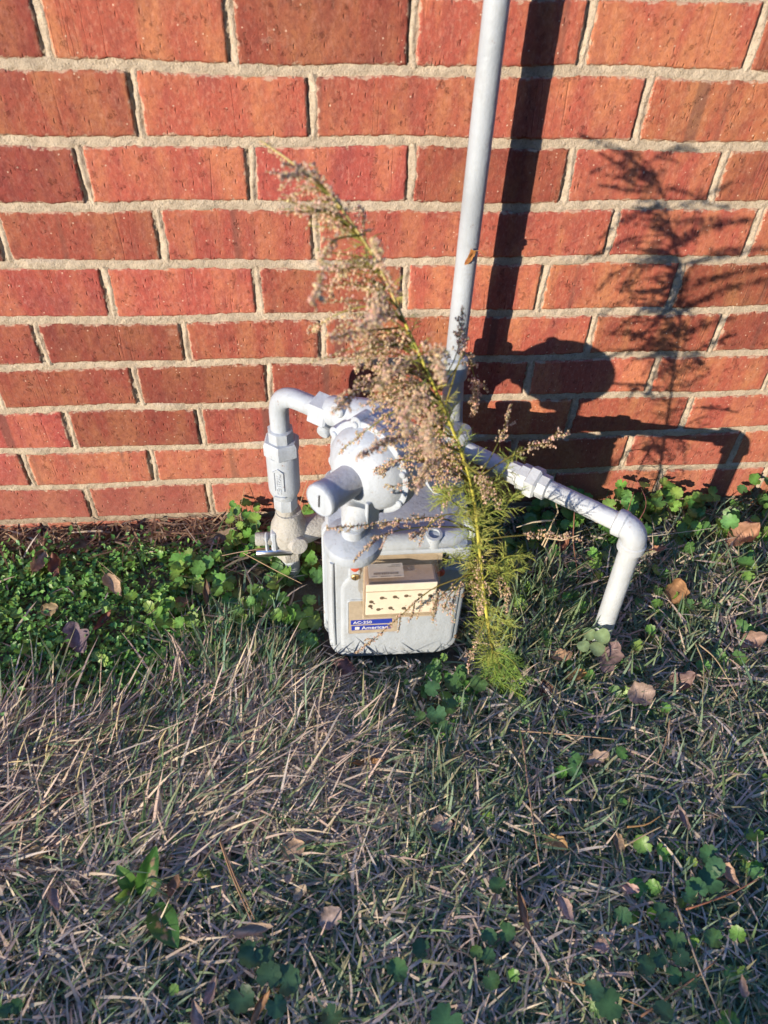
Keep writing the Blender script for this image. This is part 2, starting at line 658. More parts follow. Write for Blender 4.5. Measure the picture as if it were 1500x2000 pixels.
def brick_wall():
    root = thing('brick_wall', (.45, .05, GZ), 'weathered red brick house wall with pale sandy mortar joints behind the meter', 'brick wall')
    outer = MB()
    for k in range(-3, 12):
        for i in range(-6, 10):
            xa, xb = head_x(k, i), head_x(k, i + 1)
            far = xb < -.42 or xa > 1.28 or k < -1
            V, F, E = brick_mesh(xa, xb, k, k * 977 + i * 31 + 5, *((8, 7) if far else (64, 22)))
            if far:
                outer.add(V, F)
                continue
            xm, zm = (xa + xb) / 2, bed_z(k + 1, xa) + HC / 2
            o = mesh_obj('brick', V, F, BRICK, root, 180, loc=(xm - .45, -.05 + .02, zm - GZ))
            at = o.data.attributes.new('edge', 'FLOAT', 'POINT')
            at.data.foreach_set('value', E)
            r = random.Random(k * 53 + i * 7)
            t = min(1, max(0, (xm + .1) / .8))
            warm = r.uniform(-.5, .5) * .5 + t * .45 + (.15 if k < 2 else 0) - .22
            l = r.uniform(.62, 1.12) * (.94 + .10 * t)
            o.color = (l * (.96 + .14 * warm), l * (.86 + .42 * warm), l * (.95 + .10 * warm), 1)
    oc = tag(build('brick_courses', outer, BRICK, root, None, False), kind='stuff')
    at = oc.data.attributes.new('edge', 'FLOAT', 'POINT')
    at.data.foreach_set('value', [1.0] * len(oc.data.vertices))
    # mortar: bed joints run through, head joints between, both rough and set back from the brick faces
    V, F = [], []

    def strip(cols, rows):
        o = len(V)
        for rr in rows:
            V.extend(rr)
        for j in range(len(rows) - 1):
            for i in range(cols - 1):
                F.append((o + j * cols + i, o + j * cols + i + 1, o + (j + 1) * cols + i + 1, o + (j + 1) * cols + i))
    xs = np.arange(-1.25, 2.1, .003)
    for k in range(-3, 13):
        rows = []
        for v in np.linspace(-1, 1, 8):
            rr = []
            for x in xs:
                z = bed_z(k, x) + v * .0078
                sm = .0010 * vnoise(x, z, 55, k) + .0008 * vnoise(x, z, 210, k * 3.3) + .0006 * vnoise(x, z, 480, k * 1.3)
                y = .0017 + .0012 * abs(v) ** 3 + sm
                lump = max(0, vnoise(x, k, 17, k * 7.7) - .45) * .010
                rr.append((x, y - lump * (1 if abs(v) < .95 else .4), z))
            rows.append(rr)
        strip(len(xs), rows)
    for k in range(-3, 12):
        for i in range(-6, 11):
            xc = head_x(k, i)
            z0, z1 = bed_z(k + 1, xc) + .003, bed_z(k, xc) - .003
            seed = k * 3.1 + i * 1.7
            rows = []
            for z in np.linspace(z0, z1, 26):
                rr = []
                for v in np.linspace(-1, 1, 9):
                    x = xc + v * .0082
                    sm = .0012 * vnoise(x, z, 70, seed) + .0010 * vnoise(x, z, 230, seed * 2) + .0007 * vnoise(x, z, 520, seed)
                    ridge = -.0022 * math.exp(-((v - .25 - .3 * math.sin(z * 60 + seed)) / .35) ** 2)
                    groove = .0030 * math.exp(-((v + .45 + .25 * math.sin(z * 43 + seed * 2)) / .22) ** 2)
                    rr.append((x, .0027 + sm + ridge * 1.2 + groove, z))
                rows.append(rr)
            strip(9, rows)
    me = mesh_obj('mortar', V, F, MORTAR, root, 180)
    core = MB()
    core.box((.45, .12, .45), (3.3, .15, 1.3), .002)
    build('backing', core, MORTAR, root)


brick_wall()

# ------------------------------------------------------------------ tall outlet pipe
def arc(c, r, u, v, a0, a1, n):
    return [Vector(c) + Vector(u) * (r * math.cos(math.radians(a0 + (a1 - a0) * i / n))) + Vector(v) * (r * math.sin(math.radians(a0 + (a1 - a0) * i / n))) for i in range(n + 1)]


def bend(p0, p1, p2, r, n=8):
    """straight p0-p1-p2 with the corner rounded by radius r"""
    p0, p1, p2 = Vector(p0), Vector(p1), Vector(p2)
    a, b = (p0 - p1).normalized(), (p2 - p1).normalized()
    ang = a.angle(b)
    t = r / math.tan(ang / 2)
    q0, q1 = p1 + a * t, p1 + b * t
    pts = [p0]
    for i in range(n + 1):
        s = i / n
        pts.append(q0 * (1 - s) ** 2 + p1 * (2 * s * (1 - s)) + q1 * s ** 2)
    pts.append(p2)
    return pts


def pipes():
    root = thing('wall_pipe', (.484, -.07, .34), 'tall pale grey pipe rising straight up the brick wall behind the weed', 'pipe')
    m = MB(); m.tube([(.484, -.07, .37), (.4835, -.07, .8), (.4835, -.07, 1.05)], .0138, 24)
    build('pipe', m, PIPE, root)
    m = MB(); m.lathe([(0, .0190), (.003, .0208), (.032, .0208), (.036, .0195), (.038, .0145)], (.484, -.07, .334), (0, 0, 1), 28)
    build('coupling', m, PIPE, root)
    m = MB(); m.tube(bend((.484, -.07, .345), (.500, -.036, .222), (.494, -.113, .236), .016), .0158, 22)
    build('offset_pipe', m, PIPE, root)
    m = MB()
    m.lathe([(-.030, .020), (-.027, .0215), (-.018, .0215), (-.016, .019), (.016, .019), (.018, .0215), (.027, .0215), (.030, .020)], (.494, -.113, .238), (.05, -.2, -1))
    build('tee', m, PIPE, root)
    m = MB()
    m.tube(bend((.49, -.113, .236), (.462, -.112, .238), (.460, -.19, .252), .02), .0150, 18)
    build('meter_link', m, PIPE, root)

    b = Vector((.494, -.113, .240)); e = Vector((.713, -.3, .236))
    d = (e - b).normalized()
    root2 = thing('branch_pipe', (.713, -.3, GZ), 'white branch pipe with union and elbow running out then down into grass', 'pipe')
    m = MB(); m.tube([b + d * .012, b + d * .098], .0132, 22)
    build('short_pipe', m, WHITEPIPE, root2)
    u0 = b + d * .090
    m = MB()
    m.lathe([(0, .0155), (.002, .0165), (.016, .0165), (.018, .020), (.034, .020), (.035, .016)], u0, d, 8)
    build('union_body', m, WHITEPIPE, root2)
    m = MB(); m.lathe([(.031, .021), (.033, .0245), (.046, .0245), (.049, .021)], u0, d, 6)
    build('union_nut', m, WHITEPIPE, root2)
    m = MB(); m.lathe([(.048, .0185), (.062, .0185), (.064, .0150)], u0, d, 8)
    build('union_tail', m, WHITEPIPE, root2)
    m = MB(); m.tube([u0 + d * .055, e - d * .03], .0135, 24)
    build('long_pipe', m, WHITEPIPE, root2)
    m = MB()
    pts = bend(e - d * .030, e, e + Vector((0, 0, -.034)), .022, 10)
    rad = [.0178] * len(pts)
    m.tube(pts, rad, 26)
    m.lathe([(-.002, .0165), (0, .0195), (.011, .0195), (.013, .0180)], pts[0], d, 28)
    m.lathe([(-.002, .0165), (0, .0195), (.011, .0195), (.013, .0180)], pts[-1], (0, 0, 1), 28)
    build('elbow', m, WHITEPIPE, root2)
    foot = Vector((.722, -.3, GZ - .03))
    m = MB(); m.tube([e + Vector((0, 0, -.03)), foot], .0148, 24)
    build('leg_pipe', m, WHITEPIPE, root2)

    # wire tag hanging from the branch pipe
    c = b + d * .165
    t = thing('wire_tag', c, 'loose twisted straw and thin wire ring hanging below the white union', 'wire tag')
    m = MB()
    q = c + Vector((0, -.010, -.012))
    m.tube([q, q + Vector((.004, -.006, -.012)), q + Vector((.001, -.004, -.034)), q + Vector((-.002, -.004, -.058)), q + Vector((-.006, -.004, -.083)),
            q + Vector((-.002, -.004, -.088)), q + Vector((.001, -.004, -.066))], .0011, 6)
    build('twisted_strand', m, m_plain('dry_straw', (.45, .36, .24), .7), t)
    m = MB()
    m.tube(arc(q + Vector((-.001, -.006, -.056)), .0085, (1, 0, 0), (0, -.6, .8), 0, 360, 18), .0006, 6)
    build('wire_ring', m, STEEL, t)
    m = MB()
    p = q + Vector((.001, -.005, -.03))
    m.tube([p, p + Vector((-.018, -.004, .004)), p + Vector((-.034, -.006, .004)), p + Vector((-.056, -.008, -.003))], [.0010, .0013, .0010, .0005], 6)
    p = q + Vector((.001, -.005, -.068))
    m.tube([p, p + Vector((.02, -.003, -.002)), p + Vector((.044, -.003, .008))], [.0008, .001, .0006], 6)
    build('straw_end', m, m_plain('pale_straw', (.55, .46, .32), .7), t)


pipes()

# ------------------------------------------------------------------ inlet riser
def riser():
    X, Y = .232, -.12
    root = thing('inlet_riser', (X, Y, GZ), 'grey inlet riser with shutoff valve and embossed union curving into regulator', 'gas riser')
    ax = (0, 0, 1)
    m = MB(); m.tube([(X + .002, Y, GZ - .04), (X, Y, .03)], .0158, 22)
    build('riser_pipe', m, GREY, root)
    m = MB(); m.lathe([(0, .020), (.002, .0215), (.021, .0215), (.024, .0195)], (X, Y, .018), ax, 6, (.3, 1, 0))
    build('hex_nut', m, WEATHERED, root)
    # valve: rounded plug body with side arm
    m = MB()
    m.lathe([(0, .020), (.010, .023), (.024, .029), (.040, .031), (.054, .029), (.066, .0235), (.076, .021), (.084, .0205)], (X + .003, Y, .040), ax, 24)
    m.lathe([(-.01, .022), (.020, .0235), (.034, .021), (.046, .0215), (.052, .0205), (.054, .016)], (X + .01, Y - .002, .074), (1, .25, .12), 20)
    m.lathe([(0, .016), (.016, .0155), (.020, .013), (.021, .008)], (X + .012, Y - .018, .070), (.35, -1, .35), 18)
    build('valve_body', m, WEATHERED, root)
    m = MB(); m.lathe([(0, .010), (.003, .011), (.028, .011), (.031, .009)], (X - .052, Y - .012, .073), (1, 0, 0), 14)
    build('valve_stem', m, WEATHERED, root)
    for dx in (-.034, -.022):
        m = MB()
        m.box((X + dx, Y - .016, .066), (.0055 if dx < -.03 else .010, .016, .040 if dx < -.03 else .054), .003)
        build('lock_wing', m, GREY, root)
    m = MB(); m.lathe([(0, .0065), (.001, .0072), (.056, .0072), (.057, .0065)], (X - .052, Y - .020, .049), (1, 0, .01), 14)
    build('lock_bolt', m, STEEL, root)
    m = MB(); m.lathe([(0, .0165), (.036, .0165)], (X, Y, .118), ax, 24)
    build('nipple', m, WEATHERED, root)
    m = MB(); m.lathe([(0, .0180), (.002, .0195), (.024, .0195), (.027, .0185)], (X, Y, .134), ax, 8, (.35, 1, 0))
    build('lower_hex', m, GREY, root)
    # insulating union with raised arrow panel
    m = MB()
    m.lathe([(0, .0190), (.004, .0200), (.012, .0232), (.020, .0240), (.082, .0240), (.086, .0232)], (X, Y, .158), ax, 36)
    un = build('union_sleeve', m, GREY, root)
    n = Vector((-.28, -.96, 0)).normalized()
    s = Vector((n.y, -n.x, 0)) * -1
    f0 = Vector((X, Y, 0)) + n * .0236
    m = MB()
    for sgn in (-1, 1):
        m.box(f0 + s * (.0068 * sgn) + n * -.0005 + Vector((0, 0, .204)), (.0022, .003, .036), .0006, (s, n, Vector((0, 0, 1))))
    for z, up in ((.2235, 1), (.1745, -1)):
        V = [f0 + s * -.0086 + Vector((0, 0, z)), f0 + s * .0086 + Vector((0, 0, z)), f0 + Vector((0, 0, z + .0075 * up))]
        V2 = [p + n * .0020 for p in V]
        V = [p - n * .0040 for p in V]
        m.add(V + V2, [(0, 1, 2), (3, 4, 5), (0, 1, 4, 3), (1, 2, 5, 4), (2, 0, 3, 5)])
    build('raised_arrow', m, GREY, un)
    fc = bpy.data.curves.new('raised_lettering', 'FONT')
    fc.body = 'CENTRAL'
    fc.size = .0095
    fc.extrude = .0008
    fc.align_x = 'CENTER'; fc.align_y = 'CENTER'
    me = text_mesh(fc)
    t = bpy.data.objects.new('raised_lettering', me)
    COL.objects.link(t)
    me.materials.append(GREY)
    t.parent = un
    R = Matrix((Vector((0, 0, 1)), s * -1, n)).transposed().to_4x4()
    t.matrix_local = Matrix.Translation(f0 + n * .0002 + Vector((0, 0, .199)) - Vector(root.location)) @ R
    m = MB(); m.lathe([(0, .0245), (.003, .0275), (.022, .0275), (.026, .0245), (.0265, .0195)], (X, Y, .243), ax, 6, (.15, 1, 0))
    build('upper_hex', m, GREY, root)
    m = MB(); m.lathe([(0, .0178), (.002, .0190), (.020, .0190), (.022, .0145)], (X, Y, .267), ax, 8, (.3, 1, 0))
    build('collar', m, GREY, root)
    d = Vector((.80, -.60, 0))
    top = Vector((X, Y, .352))
    m = MB(); m.tube(bend((X, Y, .28), top, top + d * .085, .036, 14), .0140, 24)
    build('bent_pipe', m, GREY, root)
    m = MB(); m.lathe([(0, .0150), (.002, .0165), (.006, .0245), (.030, .0245), (.033, .0215)], top + d * .060, d, 6, (0, .35, 1))
    build('union_nut', m, GREY, root)
    # clamp screw under the union nut
    q = top + d * .080 + Vector((-.006, -.008, -.028))
    m = MB(); m.lathe([(-.006, .007), (0, .010), (.018, .010), (.021, .008)], q + Vector((.012, .012, .006)), (-.55, -.75, -.3), 16)
    build('clamp_screw', m, GREY, root)


def text_mesh(fc):
    ob = bpy.data.objects.new('lettering_source', fc)
    COL.objects.link(ob)
    dg = bpy.context.evaluated_depsgraph_get()
    me = bpy.data.meshes.new_from_object(ob.evaluated_get(dg))
    bpy.data.objects.remove(ob)
    return me


def flat_text(name, body, size, origin, xdir, ydir, mat, parent, align='LEFT', ext=.0002):
    fc = bpy.data.curves.new(name, 'FONT')
    fc.body = body; fc.size = size; fc.extrude = ext
    fc.align_x = align
    me = text_mesh(fc)
    o = bpy.data.objects.new(name, me)
    COL.objects.link(o)
    me.materials.append(mat)
    x, y = Vector(xdir).normalized(), Vector(ydir).normalized()
    R = Matrix((x, y, x.cross(y))).transposed().to_4x4()
    base = Vector(parent.location)
    q = parent.parent
    while q is not None:
        base = base + Vector(q.location); q = q.parent
    o.parent = parent
    o.matrix_local = Matrix.Translation(Vector(origin) - base) @ R
    return o


riser()

# ------------------------------------------------------------------ regulator
def regulator():
    d = Vector((.80, -.60, 0))
    top = Vector((.232, -.12, .352))
    n = Vector((-.705, -.70, .06)).normalized()
    h = Vector((-n.y, n.x, 0)).normalized()   # in-plane, pointing right
    w = n.cross(h) if n.cross(h).z > 0 else -n.cross(h)
    c = Vector((.346, -.318, .388))
    root = thing('gas_regulator', (.36, -.24, .30), 'grey pressure regulator with round diaphragm case, stubby spring cap and mushroom vent', 'regulator')
    m = MB()
    m.lathe([(0, .0195), (.004, .0205), (.016, .0205), (.022, .0225), (.034, .023), (.042, .024), (.060, .025), (.085, .025), (.105, .022), (.115, .015), (.120, .008)],
            top + d * .088 + Vector((0, 0, .006)), (.80, -.60, .22), 28)
    m.lathe([(0, .014), (.012, .021), (.045, .024), (.06, .032), (.075, .046)], c - n * .085, n, 28)
    m.tube([(.350, -.205, .365), (.332, -.196, .335), (.322, -.192, .30), (.322, -.192, .25)], [.022, .021, .019, .019], 20)
    build('body', m, GREY, root)
    for sgn in (-1, 1):
        m = MB()
        q = top + d * .116 + Vector((0, 0, .028 * sgn)) + n * .012
        m.lathe([(-.012, .0105), (.010, .0105), (.012, .009)], q, n, 16)
        build('inlet_lug', m, GREY, root)
    # diaphragm case
    m = MB()
    m.lathe([(-.030, 0.0414), (-.020, 0.0486), (-.010, 0.0513), (-.0095, 0.0590), (-.001, 0.0590), (.0, 0.0581), (.0, 0.0594), (.0085, 0.0594), (.0095, 0.0581),
             (.010, 0.0527), (.018, 0.0504), (.026, 0.0441), (.033, 0.0342), (.038, 0.0270), (.040, 0.0212)], c, n, 48)
    case = build('diaphragm_case', m, GREY, root)
    for k in range(8):
        a = math.radians(22 + 45 * k)
        q = c + (h * math.cos(a) + w * math.sin(a)) * .0568
        m = MB()
        if 100 < 22 + 45 * k < 230:
            m.lathe([(-.013, .0068), (-.012, .0082), (.0095, .0082), (.0107, .0070)], q, n, 14)
            build('flange_ear', m, GREY, case)
            m = MB()
        q = q - (q - c).normalized() * .0012
        m.lathe([(.006, .0044), (.0120, .0044), (.0133, .0034)], q, n, 8)
        build('flange_bolt', m, GREY, case)
    # spring tower and cap
    m = MB()
    m.lathe([(.030, .0205), (.034, .0192), (.080, .0188)], c, n, 36)
    build('spring_tower', m, m_paint('blue_grey_paint', (.40, .42, .46), .25), root)
    m = MB()
    m.lathe([(.079, .0194), (.081, .0202), (.088, .0202), (.0905, .0194), (.0910, .0188), (.0902, .0182), (.0902, .004)], c, n, 36)
    cap = build('tower_cap', m, GREY, root)
    m = MB()
    m.box(c + n * .0908, (.0020, .0010, .017), .0003, (h, n, w))
    build('cap_slot', m, DARK, cap)
    # vent: cast neck under the case, mushroom screen below it
    vc = Vector((.321, -.360, .298))
    m = MB()
    m.tube([c + n * .012 + Vector((0, 0, -.030)), c + n * .024 + Vector((0, 0, -.050)), Vector((.327, -.352, .342)), vc + Vector((0, 0, .030))],
           [.026, .024, .0205, .0150], 22)
    m.box(c + n * .030 + h * .026 + Vector((0, 0, -.040)), (.005, .022, .040), .001, (h, n, Vector((0, 0, 1))))
    build('vent_neck', m, GREY, root)
    m = MB()
    m.lathe([(-.004, .0300), (-.003, .0345), (.000, .0358), (.010, .0358), (.0135, .0345), (.019, .0260), (.0215, .0165), (.0220, .0140), (.034, .0135), (.035, .012)], vc, (0, -.06, 1), 44)
    build('vent_cap', m, GREY, root)


regulator()

# ------------------------------------------------------------------ gas meter
def meter():
    x0, x1, z0, z1 = .287, .492, -.026, .238
    root = thing('gas_meter', (.39, -.23, GZ), 'grey diaphragm gas meter with smoked index box standing on the grass', 'gas meter')
    m = MB()
    sheets(m, [(-.145, .012), (-.150, .006), (-.185, .004), (-.252, .003)], x0, x1, z0, z1, .038, .020)
    build('rear_case', m, GREY_METER, root)
    m = MB()
    sheets(m, [(-.252, -.0005), (-.253, -.0025), (-.264, -.0025), (-.2655, -.0005)], x0, x1, z0, z1, .040, .022)
    build('case_flange', m, GREY_METER, root)
    m = MB()
    sheets(m, [(-.2655, .003), (-.282, .0035), (-.298, .005), (-.3045, .0085), (-.3070, .014), (-.3072, .017)], x0, x1, z0, z1, .040, .022)
    cover = build('front_cover', m, GREY_METER, root)
    # raised panel with the round shoulder at upper left
    m = MB()
    P0 = []
    px0, px1, pz0, pz1 = .308, .478, -.006, .188
    def outline(ins):
        P = []
        for cx, cz, r, a0 in ((px1 - .03, pz0 + .03, .03, -90), (px1 - .012, pz1 - .012, .012, 0), (px0 + .040, pz1 - .040, .040, 90), (px0 + .03, pz0 + .03, .03, 180)):
            for k in range(9):
                a = math.radians(a0 + 90 * k / 8)
                P.append((cx + (r - ins) * math.cos(a), cz + (r - ins) * math.sin(a)))
        return P
    m.rings([[Vector((x, y, z)) for x, z in outline(i)] for y, i in ((-.306, 0), (-.3085, .001), (-.3100, .0035), (-.3104, .006))])
    build('raised_panel', m, GREY_METER, cover)
    m = MB()
    m.tube(arc((.300, -.3066, .150), .0, (1, 0, 0), (0, 0, 1), 0, 1, 1) if False else
           [(.297, -.3060, .205), (.2965, -.3066, .15), (.297, -.3066, .08), (.299, -.3062, .02)], [.003, .0036, .0036, .003], 10)
    build('edge_ridge', m, GREY_METER, cover)
    for x, z in ((.2985, .118), (.2975, .022), (.4805, .022), (.4815, .120), (.4815, .190)):
        m = MB()
        yb = -.3035 if .30 < x < .48 else -.2960
        m.lathe([(0, .0058), (.008, .0058), (.0095, .0045), (.010, .0020), (.0085, .0015)], (x, yb, z), (0, -1, 0), 12)
        build('case_screw', m, GREY_METER if x < .47 else DIRT_CAP, root)
    # badge
    m = MB()
    m.rings([[Vector((x, y, z)) for x, z in rrect(.317, .394, .049, .130, .006, .006, i)] for y, i in ((-.309, 0), (-.3116, 0), (-.3122, .0008), (-.3122, .0020), (-.3112, .0026))])
    build('badge_frame', m, GREY_METER, root)
    m = MB(); m.box((.3555, -.3114, .0895), (.0722, .0012, .0755), .0004)
    badge = build('badge_plate', m, TAN, root)
    for z in (.0790, .0655):
        m = MB(); m.box((.3525, -.3122, z), (.0600 if z > .07 else .058, .0006, .0105), .0002)
        build('badge_stripe', m, BLUE, badge)
    flat_text('badge_lettering', 'AC-250', .0085, (.326, -.3127, .0762), (1, 0, 0), (0, 0, 1), WHITEINK, badge)
    flat_text('badge_lettering', 'American', .0100, (.3385, -.3127, .0622), (1, 0, 0), (0, 0, 1), WHITEINK, badge)
    m = MB()
    for i in (-1, 0, 1):
        m.box((.332 + i * .0024, -.3127, .0656), (.0012, .0004, .0066), .0001)
        m.box((.332, -.3129, .0656 + i * .0024), (.0066, .0004, .0012), .0001)
    build('badge_emblem', m, WHITEINK, badge)
    # index box
    bx0, bx1, bz0, bz1 = .334, .437, .150, .222
    m = MB(); m.box((.3925, -.3112, .1555), (.107, .0050, .139), .0018)
    build('index_plate', m, TAN, root)
    m = MB()
    sheets(m, [(-.312, -.002), (-.314, -.002), (-.315, .0), (-.356, .0012), (-.3615, .0035), (-.3632, .0075)], bx0, bx1, bz0, bz1, .006, .006)
    box = build('index_cover', m, COVER, root)
    m = MB(); m.box((.3855, -.3385, .1855), (.092, .034, .058), .003)
    dial = build('dial_block', m, m_plain('brown_block', (.36, .27, .21), .6, 0, .15), root)
    m = MB(); m.box((.3855, -.3568, .1855), (.093, .0022, .062), .0008)
    face = build('dial_face', m, CREAM, root)
    m = MB(); m.box((.3855, -.3582, .2035), (.093, .0010, .0012), .0003)
    build('face_seam', m, TAN, face)
    rr = random.Random(3)
    for x, z in ((.3460, .183), (.3600, .190), (.3770, .191), (.3920, .192), (.4100, .193), (.4240, .190), (.3450, .174), (.3560, .166), (.3720, .168), (.3900, .166)):
        m = MB()
        m.lathe([(0, .0030), (.0005, .0030)], (x, -.3578, z), (0, -1, 0), 10)
        a = rr.uniform(-1.2, .6)
        m.box((x + .0032 * math.cos(a), -.3584, z + .0032 * math.sin(a)), (.0068, .0004, .0016), .0002, (Vector((math.cos(a), 0, math.sin(a))), Vector((0, 1, 0)), Vector((-math.sin(a), 0, math.cos(a)))))
        build('dial', m, SMUDGE, face)
    m = MB(); m.box((.366, -.336, .2192), (.046, .024, .0006), .0002)
    lab = build('serial_sticker', m, PAPER, root)
    m = MB()
    for i in range(26):
        w = rr.choice((.0004, .0007, .0010))
        m.box((.350 + i * .00125, -.3415, .2197), (w, .0036, .0003), .0001)
    for y, xa, xb in ((-.3300, .369, .385), (-.3275, .374, .386), (-.3465, .346, .354), (-.3465, .358, .371), (-.3465, .376, .385)):
        m.box(((xa + xb) / 2, y, .2197), (xb - xa, .0008, .0003), .0001)
    build('sticker_print', m, PRINT, lab)
    # strip behind the cover, seals and screws beside it
    m = MB(); m.box((.392, -.3105, .2315), (.088, .005, .007), .001)
    build('name_strip', m, PAPER, root)
    m = MB(); m.box((.4205, -.3135, .2315), (.030, .002, .0055), .0006)
    build('dark_strip', m, PRINT, root)
    m = MB(); m.box((.3275, -.3085, .190), (.017, .004, .036), .0015)
    build('seal_lug', m, GREY_METER, root)
    for x, z in ((.3275, .1995), (.4450, .182)):
        m = MB(); m.lathe([(0, .0058), (.003, .0062), (.0055, .0048), (.0065, .0020)], (x, -.3098, z), (0, -1, .1), 14)
        build('red_seal', m, RED, root)
    m = MB(); m.lathe([(0, .0056), (.0025, .0056), (.0035, .0046), (.0037, .002)], (.3280, -.3100, .1795), (0, -1, 0), 16)
    sc = build('brass_screw', m, BRASS, root)
    m = MB(); m.box((.3280, -.3138, .1795), (.0009, .0006, .0085), .0002)
    build('screw_slot', m, DARK, sc)
    m = MB(); m.box((.4465, -.3085, .205), (.014, .004, .016), .002)
    build('cover_clip', m, DARK, root)
    # top casting with front ledge, boss and the two pipe hubs
    m = MB()
    hlayers(m, [(.222, .004), (.230, .0), (.238, .0), (.2425, .003), (.2445, .009)], x0 + .004, x1 - .004, -.300, -.150, .030)
    build('top_plate', m, GREY_METER, root)
    m = MB()
    pts = [(.298, -.300, .2400), (.320, -.305, .2410), (.39, -.306, .2415), (.455, -.304, .2425), (.474, -.294, .2430)]
    m.tube(pts, [.010, .0125, .0125, .0130, .0095], 18)
    m.lathe([(0, .006), (.004, .012), (.008, .0135)], (.474, -.294, .243), (1, .6, 0), 12)
    hlayers(m, [(.228, .001), (.231, .0), (.2345, .0), (.236, .001)], .298, .478, -.318, -.26, .012)
    build('top_ledge', m, GREY_METER, root)
    m = MB()
    m.lathe([(0, .0125), (.012, .0118), (.018, .0112), (.0185, .0075), (.0125, .0070), (.0120, .001)], (.4305, -.3060, .2385), (0, -.15, 1), 22)
    boss = build('boss', m, GREY_METER, root)
    m = MB(); m.lathe([(0, .0066), (.001, .0066)], (.4305, -.3080, .2512), (0, -.15, 1), 12)
    build('boss_hole', m, DARK, boss)
    for x, z in ((.328, .238), (.462, .224)):
        m = MB()
        m.lathe([(0, .030), (.006, .027), (.014, .0245), (.020, .0245)], (x, -.200, z), (0, 0, 1), 28)
        m.lathe([(.016, .0255), (.019, .0280), (.036, .0280), (.040, .0250), (.041, .017)], (x, -.200, z), (0, 0, 1), 8)
        build('pipe_hub', m, GREY, root)


meter()
# ------------------------------------------------------------------ plants: shared builders
class PB:
    """polygons with a colour per point"""
    def __init__(self):
        self.co, self.lo, self.sz, self.cl = [], [], [], []

    def poly(self, pts, faces, col):
        o = len(self.co)
        self.co += [tuple(p) for p in pts]
        if hasattr(col[0], '__len__'):
            self.cl += col
        else:
            self.cl += [col] * len(pts)
        for f in faces:
            self.lo += [i + o for i in f]
            self.sz.append(len(f))

    def tube(self, pts, rad, col, n=5):
        m = MB()
        m.tube(pts, rad, n)
        self.poly(m.v, m.f, col)

    def blob(self, c, r, col, squash=1.0):
        """small fluffy seed head: eight-faced, uneven"""
        a = random.random() * 6.28
        k = [r * random.uniform(.75, 1.25) for _ in range(6)]
        ca, sa = math.cos(a), math.sin(a)
        c = Vector(c)
        V = [c + Vector((ca * k[0], sa * k[0], 0)), c + Vector((-sa * k[1], ca * k[1], 0)), c + Vector((-ca * k[2], -sa * k[2], 0)),
             c + Vector((sa * k[3], -ca * k[3], 0)), c + Vector((0, 0, k[4] * squash)), c + Vector((0, 0, -k[5] * squash))]
        self.poly(V, [(0, 1, 4), (1, 2, 4), (2, 3, 4), (3, 0, 4), (1, 0, 5), (2, 1, 5), (3, 2, 5), (0, 3, 5)], col)

    def ribbon(self, pts, w, col, side):
        V = []
        for i, p in enumerate(pts):
            ww = w * (1 - .85 * i / (len(pts) - 1))
            V += [Vector(p) - side * ww, Vector(p) + side * ww]
        self.poly(V, [(2 * i, 2 * i + 1, 2 * i + 3, 2 * i + 2) for i in range(len(pts) - 1)], col)

    def build(self, name, mat, parent=None, smooth=True):
        co = np.array(self.co)
        if parent is not None:
            p = parent
            off = np.zeros(3)
            while p is not None:
                off += np.array(p.location); p = p.parent
            co = co - off
        o = fast_mesh(name, co, self.lo, self.sz, mat, np.array(self.cl), smooth)
        if parent is not None:
            o.parent = parent
        return o


def vary(c, a=.15, rnd=random):
    k = 1 + rnd.uniform(-a, a)
    return tuple(max(.004, x * k * (1 + rnd.uniform(-a, a) * .35)) for x in c)


def cat(pts, n):
    """n points of a smooth curve through pts"""
    pts = [Vector(p) for p in pts]
    if len(pts) == 2:
        return [pts[0].lerp(pts[1], i / (n - 1)) for i in range(n)]
    e = [pts[0] * 2 - pts[1]] + pts + [pts[-1] * 2 - pts[-2]]
    out = []
    m = len(pts) - 1
    for i in range(n):
        s = i / (n - 1) * m
        k = min(int(s), m - 1)
        t = s - k
        p0, p1, p2, p3 = e[k:k + 4]
        out.append(.5 * ((2 * p1) + (p2 - p0) * t + (2 * p0 - 5 * p1 + 4 * p2 - p3) * t * t + (3 * p1 - p0 - 3 * p2 + p3) * t ** 3))
    return out


# ------------------------------------------------------------------ tall weed leaning across the meter
STEM = [(1003, 1352, -.378), (985, 1322, -.372), (962, 1270, -.382), (948, 1180, -.39), (937, 1080, -.392), (925, 970, -.392), (900, 880, -.402),
        (850, 760, -.415), (800, 650, -.415), (740, 520, -.41), (690, 440, -.41), (630, 365, -.405), (560, 310, -.385), (510, 275, -.36)]
SEEDC = [(.88, .68, .53), (.90, .75, .55), (.82, .62, .49), (.90, .68, .59), (.86, .73, .50)]


